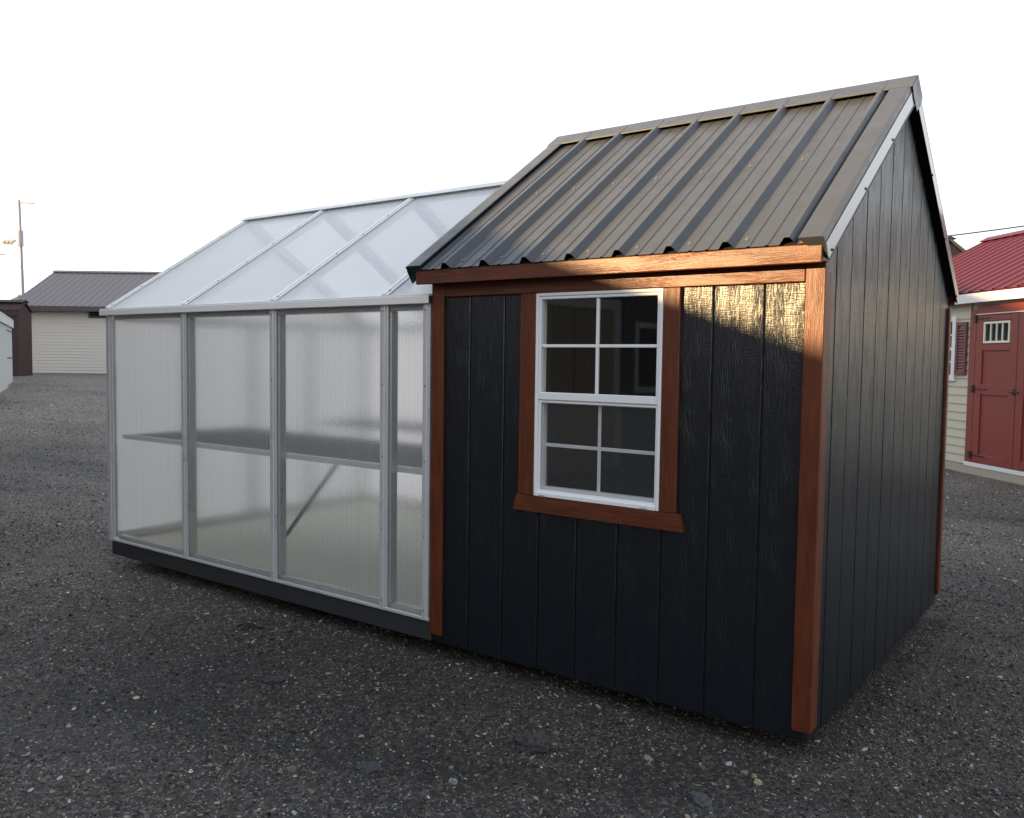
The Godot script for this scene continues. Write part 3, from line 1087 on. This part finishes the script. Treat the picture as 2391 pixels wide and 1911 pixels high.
	for i in 4:
		b = mb()
		b.xf = Transform3D(Basis(Vector3.LEFT, nrb, -upb), Y(xs[i], 1.682, -D + 0.0))
		b.box(Vector3(-0.026, 0.0, -lenb), Vector3(0.026, 0.012, -0.002), 0.002, 2)
		b.box(Vector3(-0.042, -0.06, -lenb + 0.03), Vector3(0.042, -0.0105, -0.04), 0.002, 2)
		part("rafter", b, M.alu, sh)
		var x0: float = xs[i] - 0.012 if i > 0 else xs[0] - 0.024
		var x1: float = (xs[i + 1] - 0.0135) if i < 3 else -1.884
		b = mb(false)
		slab(b, Y(x1, 1.682, -D) - nrb * 0.0095, Vector3.LEFT, upb, x1 - x0, lenb - 0.004, 0.008)
		part("roof_panel", b, M.poly_roof, sh)
	part_box("ridge_beam", Y(-4.925, ry - 0.05, rz - 0.02), Y(-1.884, ry - 0.013, rz + 0.02), M.alu_white, sh, 0.002, 0)
	b = mb()
	b.sweep([Vector2(-0.05, -0.026), Vector2(0.0, 0.006), Vector2(0.05, -0.026), Vector2(0.05, -0.030), Vector2(0, 0.002), Vector2(-0.05, -0.030)], Y(-4.93, ry + 0.012, rz), Vector3.BACK, Vector3.UP, Vector3.RIGHT, 3.046, true)
	part("ridge_cap", b, M.alu, sh)
	part_box("gutter", Y(-4.965, 1.634, -D - 0.022), Y(-1.882, 1.674, -D), M.alu_white, sh, 0.003, 0)
	# inside: floor, bench with its bright front rail, brackets
	part_box("floor", Y(-4.855, -0.0, -D + 0.055), Y(-1.885, 0.052, -0.065), M.floor, sh, 0.0, 0)
	part_box("bench_top", Y(-4.84, 0.774, -1.05), Y(-1.90, 0.800, -0.105), M.bench, sh, 0.002, 0)
	part_box("bench_rail", Y(-4.84, 0.775, -0.102), Y(-1.90, 0.806, -0.074), M.alu_white, sh, 0.002, 0)
	for x in [-3.10]:
		b = mb()
		var a0 := Y(x, 0.30, -0.085)
		var a1 := Y(x, 0.765, -0.56)
		var dd := (a1 - a0).normalized()
		b.xf = Transform3D(Basis(Vector3.RIGHT, Vector3.RIGHT.cross(dd).normalized(), dd), a0)
		b.box(Vector3(-0.009, -0.009, 0), Vector3(0.009, 0.009, a0.distance_to(a1)), 0.002, 2)
		part("bench_bracket", b, mat(Color(0.93, 0.93, 0.93), 0.4), sh)
	part_box("rear_bench", Y(-4.84, 0.782, -D + 0.06), Y(-1.90, 0.800, -D + 0.62), M.bench, sh, 0.002, 0)

# ---------------------------------------------------------------- other sheds
func lap_wall(b: Mb, w: float, y0: float, y1: float, course: float, lip: float) -> void:
	# lapped siding in the plane z = 0, x from 0 to w
	var y := y0
	while y < y1 - 0.001:
		var t := minf(y + course, y1)
		b.quad4(Vector3(0, y, lip), Vector3(w, y, lip), Vector3(w, t, 0.001), Vector3(0, t, 0.001), Vector3.BACK, 0)
		b.quad4(Vector3(0, y, lip), Vector3(w, y, lip), Vector3(w, y, 0), Vector3(0, y, 0), Vector3.DOWN, 0)
		y = t

func roof_slope(b: Mb, x0: float, x1: float, eave: Vector2, ridge: Vector2, pitch: float, rib_h := 0.02) -> void:
	# a ribbed metal slope; eave and ridge are (y, z)
	var d := Vector3(0, ridge.x - eave.x, ridge.y - eave.y)
	var l := d.length()
	d = d.normalized()
	var nn := Vector3.RIGHT.cross(d)
	if nn.y < 0: nn = -nn
	var ribs := []
	var x := x0 + 0.06
	while x < x1:
		ribs.append(x)
		x += pitch
	b.sweep(rib_profile(x0, x1, ribs, rib_h, 0.05, 0.018, false), Vector3(0, eave.x, eave.y), Vector3.RIGHT, nn, d, l)
	b.sweep([Vector2(x0, -0.004), Vector2(x1, -0.004), Vector2(x1, -0.05), Vector2(x0, -0.05)], Vector3(0, eave.x, eave.y), Vector3.RIGHT, nn, d, l, true)

# a plain gabled shed, ridge along x, front towards +z, origin at the front left corner on the ground
func gable_shed(t: Node3D, w: float, dp: float, wall_h: float, ridge_h: float, over: float, wall: Material, roof: Material, trim: Material, lap := 0.0) -> void:
	var b := mb()
	if lap > 0.0:
		lap_wall(b, w, 0.0, wall_h, lap, 0.02)
	else:
		b.box(Vector3(0, -0.3, -0.06), Vector3(w, wall_h, 0), 0.0, 1)
		var x := 0.2
		while x < w - 0.1:
			b.box(Vector3(x - 0.015, 0.02, 0.001), Vector3(x + 0.015, wall_h, 0.018), 0.002, 1)
			x += 0.3
	part("front_wall", b, wall, t)
	b = mb()
	b.box(Vector3(0, -0.3, -dp), Vector3(w, wall_h, -dp + 0.06), 0.0, 1)
	part("rear_wall", b, wall, t)
	for s in [0.0, 1.0]:
		b = mb()
		var x0: float = 0.0 if s == 0.0 else w - 0.06
		for xx in [x0, x0 + 0.06]:
			b.poly([Vector3(xx, -0.3, -0.061), Vector3(xx, -0.3, -dp + 0.061), Vector3(xx, wall_h, -dp + 0.061), Vector3(xx, ridge_h - 0.06, -dp / 2), Vector3(xx, wall_h, -0.061)], Vector3.LEFT if xx == x0 else Vector3.RIGHT, 1)
		part("gable_wall", b, wall, t)
	var run := dp / 2 + over
	var drop := (ridge_h - wall_h) / (dp / 2) * over
	b = mb()
	roof_slope(b, -over, w + over, Vector2(wall_h - drop + 0.05, over), Vector2(ridge_h + 0.05, -dp / 2), 0.23)
	part("front_roof", b, roof, t)
	b = mb()
	roof_slope(b, -over, w + over, Vector2(wall_h - drop + 0.05, -dp - over), Vector2(ridge_h + 0.05, -dp / 2), 0.23)
	part("rear_roof", b, roof, t)
	b = mb()
	b.sweep([Vector2(-0.16, -0.07), Vector2(0, 0.0), Vector2(0.16, -0.07), Vector2(0.16, -0.08), Vector2(0, -0.012), Vector2(-0.16, -0.08)], Vector3(-over - 0.01, ridge_h + 0.09, -dp / 2), Vector3.BACK, Vector3.UP, Vector3.RIGHT, w + over * 2 + 0.02, true)
	part("ridge_cap", b, roof, t)
	b = mb()
	b.box(Vector3(-over, wall_h - drop - 0.11, over - 0.025), Vector3(w + over, wall_h - drop + 0.035, over - 0.004), 0.004, 0)
	part("fascia_board", b, trim, t)
	b = mb()
	b.box(Vector3(-over + 0.02, wall_h - drop - 0.03, 0.003), Vector3(w + over - 0.02, wall_h - drop - 0.012, over - 0.026), 0.0, 0)
	part("soffit_board", b, trim, t)

func make_tan_garage() -> void:
	var at := Vector3(-28.39, 0.82, -10.03)
	var t := thing("garage", "tan lap sided garage with brown ribbed metal roof at the far back left", "garage", at, 0.636)
	var tan := mat(Color(0.76, 0.73, 0.67), 0.6)
	var brown := mat(Color(0.085, 0.075, 0.075), 0.45)
	var roof := mat(Color(0.19, 0.17, 0.16), 0.5)
	gable_shed(t, 8.0, 4.9, 2.30, 3.47, 0.42, tan, roof, brown, 0.1016)
	part_box("corner_trim", Vector3(-0.06, 0.0, -0.05), Vector3(-0.001, 2.25, 0.02), mat(Color(0.40, 0.38, 0.36), 0.6), t, 0.004, 1)
	var wd := part_box("window", Vector3(1.97, 1.80, 0.014), Vector3(2.95, 2.22, 0.05), brown, t, 0.004, 0)
	var pn := mb()
	pn.quad4(Vector3(2.03, 1.86, 0.053), Vector3(2.89, 1.86, 0.053), Vector3(2.89, 2.17, 0.053), Vector3(2.03, 2.17, 0.053), Vector3.BACK)
	part("pane", pn, mat(Color(0.012, 0.012, 0.016), 0.12), wd)

func make_red_shed() -> void:
	var t := thing("red_roof_shed", "cream sided shed with red metal roof and red double doors at the right edge", "shed", Vector3(-0.254, 0, -9.03), -0.8133)
	var cream := mat(Color(0.58, 0.54, 0.43), 0.6)
	var red := mat(Color(0.24, 0.042, 0.028), 0.5)
	var roofm := mat(Color(0.085, 0.014, 0.024), 0.45, 0.0, 0.35)
	var white := mat(Color(0.80, 0.80, 0.80), 0.5)
	var ivory := mat(Color(0.80, 0.77, 0.62), 0.5)
	var black := mat(Color(0.015, 0.015, 0.017), 0.5)
	var dark := mat(Color(0.012, 0.013, 0.018), 0.08)
	var dp := 4.15
	var xl := -3.55     # left end of the wall
	var xrt := 0.95     # right end, out of the frame
	var yw := 2.36
	var b := mb()
	b.box(Vector3(xl, 0.11, -0.10), Vector3(xrt, yw, -0.012), 0.0, 1)
	b.box(Vector3(xl, 0.11, -dp), Vector3(xrt, yw, -dp + 0.09), 0.0, 1)
	var wall := part("wall", b, cream, t)
	# clapboards left of the door, each its own board
	var y := 0.13
	while y < yw - 0.02:
		var y2 := minf(y + 0.115, yw)
		b = mb()
		b.poly([Vector3(xl, y, 0.012), Vector3(-1.06, y, 0.012), Vector3(-1.06, y2, -0.004), Vector3(xl, y2, -0.004)], Vector3.BACK, 0)
		b.poly([Vector3(xl, y, 0.012), Vector3(-1.06, y, 0.012), Vector3(-1.06, y, -0.010), Vector3(xl, y, -0.010)], Vector3.DOWN, 0)
		part("clapboard", b, cream, wall)
		y = y2
	for xx in [xl, xrt - 0.06]:
		b = mb()
		for q in [xx, xx + 0.06]:
			b.poly([Vector3(q, 0.11, -0.101), Vector3(q, 0.11, -dp + 0.091), Vector3(q, yw, -dp + 0.091), Vector3(q, 3.42, -dp / 2), Vector3(q, yw, -0.101)], Vector3.LEFT if q == xx else Vector3.RIGHT)
		part("gable_wall", b, cream, t)
	# roof
	b = mb()
	roof_slope(b, xl - 0.15, xrt + 0.15, Vector2(2.42, 0.16), Vector2(3.545, -dp / 2), 0.2286)
	part("front_roof", b, roofm, t)
	b = mb()
	roof_slope(b, xl - 0.15, xrt + 0.15, Vector2(2.42, -dp - 0.16), Vector2(3.545, -dp / 2), 0.2286)
	part("rear_roof", b, roofm, t)
	b = mb()
	b.sweep([Vector2(-0.15, -0.075), Vector2(0, 0.0), Vector2(0.15, -0.075), Vector2(0.15, -0.085), Vector2(0, -0.012), Vector2(-0.15, -0.085)], Vector3(xl - 0.16, 3.59, -dp / 2), Vector3.BACK, Vector3.UP, Vector3.RIGHT, xrt - xl + 0.32, true)
	part("ridge_cap", b, roofm, t)
	part_box("fascia_board", Vector3(xl - 0.15, 2.275, 0.13), Vector3(xrt + 0.15, 2.40, 0.152), white, t, 0.004, 0)
	part_box("soffit_board", Vector3(xl - 0.14, 2.33, 0.0), Vector3(xrt + 0.14, 2.345, 0.129), red, t, 0.0, 0)
	# base: threshold board and timber sill
	part_box("base_board", Vector3(xl, 0.0, -0.06), Vector3(xrt, 0.108, 0.02), mat(Color(0.42, 0.38, 0.30), 0.7), t, 0.004, 0)
	part_box("threshold", Vector3(-1.06, 0.109, 0.0), Vector3(0.9, 0.165, 0.03), white, t, 0.004, 0)
	# door frame
	part_box("door_casing", Vector3(-1.055, 0.112, -0.01), Vector3(-0.925, 2.20, 0.022), red, t, 0.004, 1)
	part_box("door_casing", Vector3(-0.924, 2.135, -0.01), Vector3(0.73, 2.24, 0.022), red, t, 0.004, 0)
	part_box("drip_cap", Vector3(-0.90, 2.120, 0.0), Vector3(0.70, 2.134, 0.045), ivory, t, 0.002, 0)
	for k in 2:
		var q: float = 1.0 if k == 0 else -1.0
		var x0 := -0.91 if k == 0 else -0.118
		var x1 := -0.126 if k == 0 else 0.67
		var door := part_box("door", Vector3(x0, 0.17, -0.01), Vector3(x1, 2.115, 0.012), red, t, 0.003, 1)
		# stiles and rails stand proud of the panels
		for r in [[x0, x0 + 0.13, 0.17, 2.115], [x1 - 0.13, x1, 0.17, 2.115]]:
			part_box("stile", Vector3(r[0], r[2], 0.0125), Vector3(r[1], r[3], 0.03), red, door, 0.004, 1)
		for r in [[0.17, 0.285], [1.075, 1.22], [1.65, 1.735], [2.035, 2.115]]:
			part_box("rail", Vector3(x0 + 0.131, r[0], 0.0125), Vector3(x1 - 0.131, r[1], 0.029), red, door, 0.004, 0)
		# four-light window
		var wl := x0 + 0.145
		var wr := x1 - 0.145
		var f := mb()
		f.box(Vector3(wl, 1.745, 0.0125), Vector3(wr, 1.775, 0.036), 0.003, 0)
		f.box(Vector3(wl, 1.995, 0.0125), Vector3(wr, 2.025, 0.036), 0.003, 0)
		f.box(Vector3(wl, 1.7755, 0.0125), Vector3(wl + 0.028, 1.9945, 0.035), 0.003, 1)
		f.box(Vector3(wr - 0.028, 1.7755, 0.0125), Vector3(wr, 1.9945, 0.035), 0.003, 1)
		for m in 3:
			var xm := lerpf(wl + 0.028, wr - 0.028, (m + 1) / 4.0)
			f.box(Vector3(xm - 0.009, 1.7755, 0.0135), Vector3(xm + 0.009, 1.9945, 0.034), 0.002, 1)
		part("window_frame", f, ivory, door)
		var pn := mb()
		pn.quad4(Vector3(wl + 0.01, 1.76, 0.0165), Vector3(wr - 0.01, 1.76, 0.0165), Vector3(wr - 0.01, 2.01, 0.0165), Vector3(wl + 0.01, 2.01, 0.0165), Vector3.BACK)
		part("pane", pn, dark, door)
		# strap hinges
		var hx := x0 if k == 0 else x1
		for hy in [2.07, 1.145, 0.265]:
			b = mb()
			b.box(Vector3(minf(hx, hx + q * 0.26), hy - 0.009, 0.0305), Vector3(maxf(hx, hx + q * 0.26), hy + 0.009, 0.037), 0.002, 0)
			b.box(Vector3(hx - 0.03 - 0.03 * q, hy - 0.045, 0.0305), Vector3(hx + 0.03 - 0.03 * q, hy + 0.045, 0.038), 0.003, 1)
			b.tube(Vector3(hx, hy - 0.05, 0.04), Vector3(hx, hy + 0.05, 0.04), 0.011, 0.011, 8)
			part("hinge", b, black, door)
	b = mb()
	b.box(Vector3(-0.17, 1.09, 0.0305), Vector3(-0.135, 1.17, 0.04), 0.003, 1)
	b.tube(Vector3(-0.152, 1.13, 0.04), Vector3(-0.152, 1.13, 0.075), 0.008, 0.008, 8)
	b.tube(Vector3(-0.16, 1.13, 0.075), Vector3(-0.02, 1.13, 0.072), 0.010, 0.009, 8)
	part("door_handle", b, black, t)
	# window with shutters
	var wn := mb()
	var wx1 := -1.335
	var wx0 := -1.86
	wn.box(Vector3(wx1 - 0.075, 1.236, 0.0), Vector3(wx1, 2.13, 0.04), 0.004, 1)
	wn.box(Vector3(wx0, 1.236, 0.0), Vector3(wx0 + 0.075, 2.13, 0.04), 0.004, 1)
	wn.box(Vector3(wx0 + 0.0755, 2.055, 0.0), Vector3(wx1 - 0.0755, 2.13, 0.039), 0.004, 0)
	wn.box(Vector3(wx0 + 0.0755, 1.236, 0.0), Vector3(wx1 - 0.0755, 1.32, 0.039), 0.004, 0)
	for my in [1.50, 1.68, 1.87]:
		wn.box(Vector3(wx0 + 0.0755, my - (0.022 if my == 1.68 else 0.01), 0.012), Vector3(wx1 - 0.0755, my + (0.022 if my == 1.68 else 0.01), 0.036), 0.003, 0)
	var wo := part("window", wn, white, t)
	var wp := mb()
	wp.quad4(Vector3(wx0 + 0.07, 1.31, 0.02), Vector3(wx1 - 0.07, 1.31, 0.02), Vector3(wx1 - 0.07, 2.06, 0.02), Vector3(wx0 + 0.07, 2.06, 0.02), Vector3.BACK)
	part("pane", wp, dark, wo)
	var shut := mat(Color(0.16, 0.05, 0.05), 0.5)
	for sx in [wx1 + 0.012, wx0 - 0.232]:
		b = mb()
		b.box(Vector3(sx, 1.326, 0.0125), Vector3(sx + 0.04, 2.04, 0.042), 0.003, 1)
		b.box(Vector3(sx + 0.18, 1.326, 0.0125), Vector3(sx + 0.22, 2.04, 0.042), 0.003, 1)
		b.box(Vector3(sx + 0.0405, 1.326, 0.0125), Vector3(sx + 0.1795, 1.376, 0.041), 0.003, 0)
		b.box(Vector3(sx + 0.0405, 1.99, 0.0125), Vector3(sx + 0.1795, 2.04, 0.041), 0.003, 0)
		var so := part("shutter", b, shut, t)
		for k in 15:
			var yy := 1.40 + k * 0.0393
			var sl := mb()
			sl.poly([Vector3(sx + 0.0405, yy - 0.02, 0.037), Vector3(sx + 0.1795, yy - 0.02, 0.037), Vector3(sx + 0.1795, yy + 0.022, 0.016), Vector3(sx + 0.0405, yy + 0.022, 0.016)], Vector3(0, 0.5, 1), 0)
			sl.poly([Vector3(sx + 0.0405, yy - 0.02, 0.037), Vector3(sx + 0.1795, yy - 0.02, 0.037), Vector3(sx + 0.1795, yy - 0.026, 0.032), Vector3(sx + 0.0405, yy - 0.026, 0.032)], Vector3.DOWN, 0)
			part("slat", sl, shut, so)

func cam_place(right: float, depth: float) -> Vector3:
	# a point of the lot given as metres to the right of and in front of where the photographer stood
	var f := Vector3(-0.5940, 0, -0.8045)
	var r := Vector3(0.8045, 0, -0.5940)
	var p := Vector3(0.9365, 0, 3.1429) + r * right + f * depth
	p.y = ground_y(p.x, p.z)
	return p

func make_far_sheds() -> void:
	var white := mat(Color(0.62, 0.64, 0.62), 0.5)
	var brown := mat(Color(0.05, 0.03, 0.026), 0.7)
	var grey := mat(Color(0.20, 0.20, 0.21), 0.8)
	var darkr := mat(Color(0.06, 0.06, 0.065), 0.6)
	var dim := mat(Color(0.16, 0.13, 0.11), 0.7)
	# white metal shed whose long wall runs along the left edge of the view
	var far := cam_place(-11.95, 20.5)
	var dir := Vector3(0.8045, 0, -0.5940) * -0.524 + Vector3(-0.5940, 0, -0.8045)
	dir = dir.normalized()
	# its front (long) wall faces right; ridge along the wall
	var t := thing("white_shed", "low white metal shed with screw heads along its wall at the far left edge", "shed", far - dir * 5.0 + Vector3(0, 0.62 - far.y, 0), atan2(-dir.z, dir.x))
	gable_shed(t, 5.0, 4.0, 1.56, 2.55, 0.05, white, white, white)
	for k in 8:
		for yy in [0.12, 0.72, 1.32]:
			screw(Vector3(4.95 - k * 0.3, yy, 0.001 if k else 0.001), Vector3.BACK, M.dark_screw, t, 3.0)
	# brown shed between the white one and the garage
	t = thing("brown_shed", "reddish brown wooden shed squeezed between the white shed and tan garage", "shed", cam_place(-15.55, 24.6), 0.636)
	gable_shed(t, 1.4, 0.7, 1.85, 2.1, 0.04, brown, brown, brown)
	# grey-roofed shed further back
	t = thing("grey_shed", "distant shed with pale grey roof peeking out left of the tan garage", "shed", cam_place(-21.0, 35.0), 0.636)
	gable_shed(t, 4.2, 4.0, 2.35, 3.05, 0.2, dim, grey, dim)
	# dark-roofed shed behind the red-roofed one
	t = thing("dark_roof_shed", "dark gable end of a shed peeking out left of the red roof", "shed", cam_place(8.33, 24.0), 0.636 - PI / 2)
	gable_shed(t, 3.0, 4.4, 2.15, 3.80, 0.06, mat(Color(0.012, 0.011, 0.011), 0.7), darkr, darkr)

func make_neighbours() -> void:
	# unseen sheds: long barn read off its shadow edge, others added to block sun
	var tan := mat(Color(0.09, 0.078, 0.065), 0.7, 0.0, 0.3)
	var slate := mat(Color(0.12, 0.125, 0.13), 0.6)
	var barn := mat(Color(0.20, 0.06, 0.045), 0.6)
	var darkr := mat(Color(0.06, 0.058, 0.06), 0.45)
	var brownr := mat(Color(0.16, 0.12, 0.10), 0.5)
	var white := mat(Color(0.7, 0.7, 0.7), 0.5)
	var black := mat(Color(0.015, 0.015, 0.02), 0.1)
	var ochre := mat(Color(0.40, 0.31, 0.18), 0.6)
	# long barn: ridge runs nearly along z at x about -8, 3.84 m up
	var yaw := PI / 2 + 0.081      # its x axis points to -z
	var e := Vector3(0.081, 0, 1.0)
	var origin := Vector3(-6.5, 0, 10.44) + e * 5.5 + Vector3(1.0, 0, -0.081) * 2.1
	var t := thing("long_barn", "long tan barn with dark roof shading the lot, left of the photographer", "barn", origin, yaw)
	gable_shed(t, 14.5, 4.2, 2.75, 3.92, 0.2, tan, darkr, white)
	for k in 3:  # doors, casings and windows added for reflections in the shed window
		var x := 2.0 + k * 3.6
		var d := part_box("door", Vector3(x, 0.05, 0.019), Vector3(x + 1.7, 2.1, 0.045), [barn, white, ochre][k], t, 0.004, 1)
		part_box("trim", Vector3(x + 0.84, 0.06, 0.046), Vector3(x + 0.86, 2.09, 0.05), darkr, d, 0.001, 1)
		for q in [[x - 0.14, x - 0.002, 0.05, 2.24], [x + 1.702, x + 1.84, 0.05, 2.24], [x - 0.001, x + 1.701, 2.102, 2.24]]:
			part_box("door_casing", Vector3(q[0], q[2], 0.02), Vector3(q[1], q[3], 0.06), white, t, 0.004)
		for q in [[x - 1.38, x - 1.3, 1.02, 1.98], [x - 0.6, x - 0.52, 1.02, 1.98], [x - 1.299, x - 0.601, 1.9, 1.98], [x - 1.299, x - 0.601, 1.02, 1.1]]:
			part_box("window_casing", Vector3(q[0], q[2], 0.02), Vector3(q[1], q[3], 0.05), white, t, 0.004)
		var p := mb()
		p.quad4(Vector3(x - 1.3, 1.1, 0.02), Vector3(x - 0.6, 1.1, 0.02), Vector3(x - 0.6, 1.9, 0.02), Vector3(x - 1.3, 1.9, 0.02), Vector3.BACK)
		part("pane", p, black, t)
	t = thing("added_slate_barn", "unseen slate grey barn with brown roof, added tall to block the sun", "barn", Vector3(-11.2, 0.1, 17.0), PI / 2)
	gable_shed(t, 12.5, 4.0, 5.2, 7.0, 0.2, slate, brownr, white)  # added, and raised to keep sun off the red-roofed shed
	t = thing("added_cedar_barn", "unseen brown cedar barn added to shade the ground at the left", "barn", Vector3(-15.6, 0.15, 9.0), PI / 2)
	gable_shed(t, 10.5, 4.0, 2.6, 3.9, 0.2, mat(Color(0.16, 0.09, 0.05), 0.7), darkr, white)  # added to shade the ground past the greenhouse
	t = thing("added_far_barn", "unseen red barn added outside the left edge to shade the garage", "barn", Vector3(-27.6, 0.78, 6.0), PI / 2)
	gable_shed(t, 10.5, 8.0, 4.6, 7.2, 0.2, barn, darkr, white)  # added to keep sun off the tan garage
	t = thing("added_red_barn", "unseen dark red shed added behind the photographer to block the sun", "shed", Vector3(4.6, 0, 10.6), PI)
	gable_shed(t, 8.0, 4.5, 3.0, 4.8, 0.15, barn, darkr, white)  # added sun blocker for the unseen ground at the right

func make_poles() -> void:
	var wood := mat(Color(0.34, 0.33, 0.37), 0.8)
	var steel := mat(Color(0.42, 0.42, 0.46), 0.5)
	var beige := mat(Color(0.55, 0.50, 0.45), 0.6)
	var p := cam_place(-25.6, 45.0)
	var t := thing("utility_pole", "thin wooden utility pole with crossarm and transformer, rising behind the tan garage", "utility pole", p, 0.636)
	var b := mb()
	b.tube(Vector3(0.10, 0, 0), Vector3(-0.10, 8.55, 0), 0.085, 0.06, 10)
	part("pole", b, wood, t)
	b = mb()
	b.box(Vector3(-0.56, 8.36, 0.08), Vector3(0.36, 8.42, 0.13), 0.01, 0)
	var arm := part("crossarm", b, wood, t)
	arm.rotation.z = -0.05
	b = mb()
	b.tube(Vector3(0.03, 6.15, 0.20), Vector3(0.03, 6.95, 0.20), 0.16, 0.16, 12)
	part("transformer", b, steel, t)
	# floodlights on a side bracket
	b = mb()
	b.tube(Vector3(-0.05, 6.47, 0), Vector3(-0.80, 6.47, 0), 0.022, 0.022, 6)
	part("bracket", b, steel, t)
	b = mb()
	for k in 3:
		var x := -0.42 - k * 0.2
		b.tube(Vector3(x, 6.50, 0), Vector3(x - 0.05, 6.80, 0), 0.02, 0.02, 6)
		b.tube(Vector3(x + 0.02, 6.45, 0.0), Vector3(x - 0.08, 6.30, 0.14), 0.06, 0.11, 10)
	b.box(Vector3(-0.95, 6.40, -0.05), Vector3(-0.33, 6.49, 0.05), 0.01, 0)
	part("floodlight", b, beige, t)
	# a second pole beyond the left edge: only the end of its crossarm shows
	p = cam_place(-27.5, 44.0)
	t = thing("utility_pole", "second utility pole just past the left edge, one crossarm end showing", "utility pole", p, 0.636)
	b = mb()
	b.tube(Vector3.ZERO, Vector3(0, 6.4, 0), 0.13, 0.1, 10)
	part("pole", b, wood, t)
	part_box("crossarm", Vector3(-1.5, 5.57, 0.10), Vector3(1.67, 5.64, 0.17), wood, t, 0.01, 0)
	# power line high on the right
	var w0 := cam_place(14.0, 32.0)
	var w1 := cam_place(26.0, 30.0)
	b = mb()
	var prev := Vector3()
	for k in 25:
		var u := k / 24.0
		var q: Vector3 = w0.lerp(w1, u)
		q.y = lerpf(5.96, 7.81, u) - 0.15 * 4.0 * u * (1.0 - u)
		if k > 0: b.tube(prev, q, 0.026, 0.026, 5, false)
		prev = q
	var o := part("power_line", b, mat(Color(0.03, 0.03, 0.035), 0.7), self)
	o.set_meta("label", "thin dark power line crossing the sky above the red roof")
	o.set_meta("category", "power line")
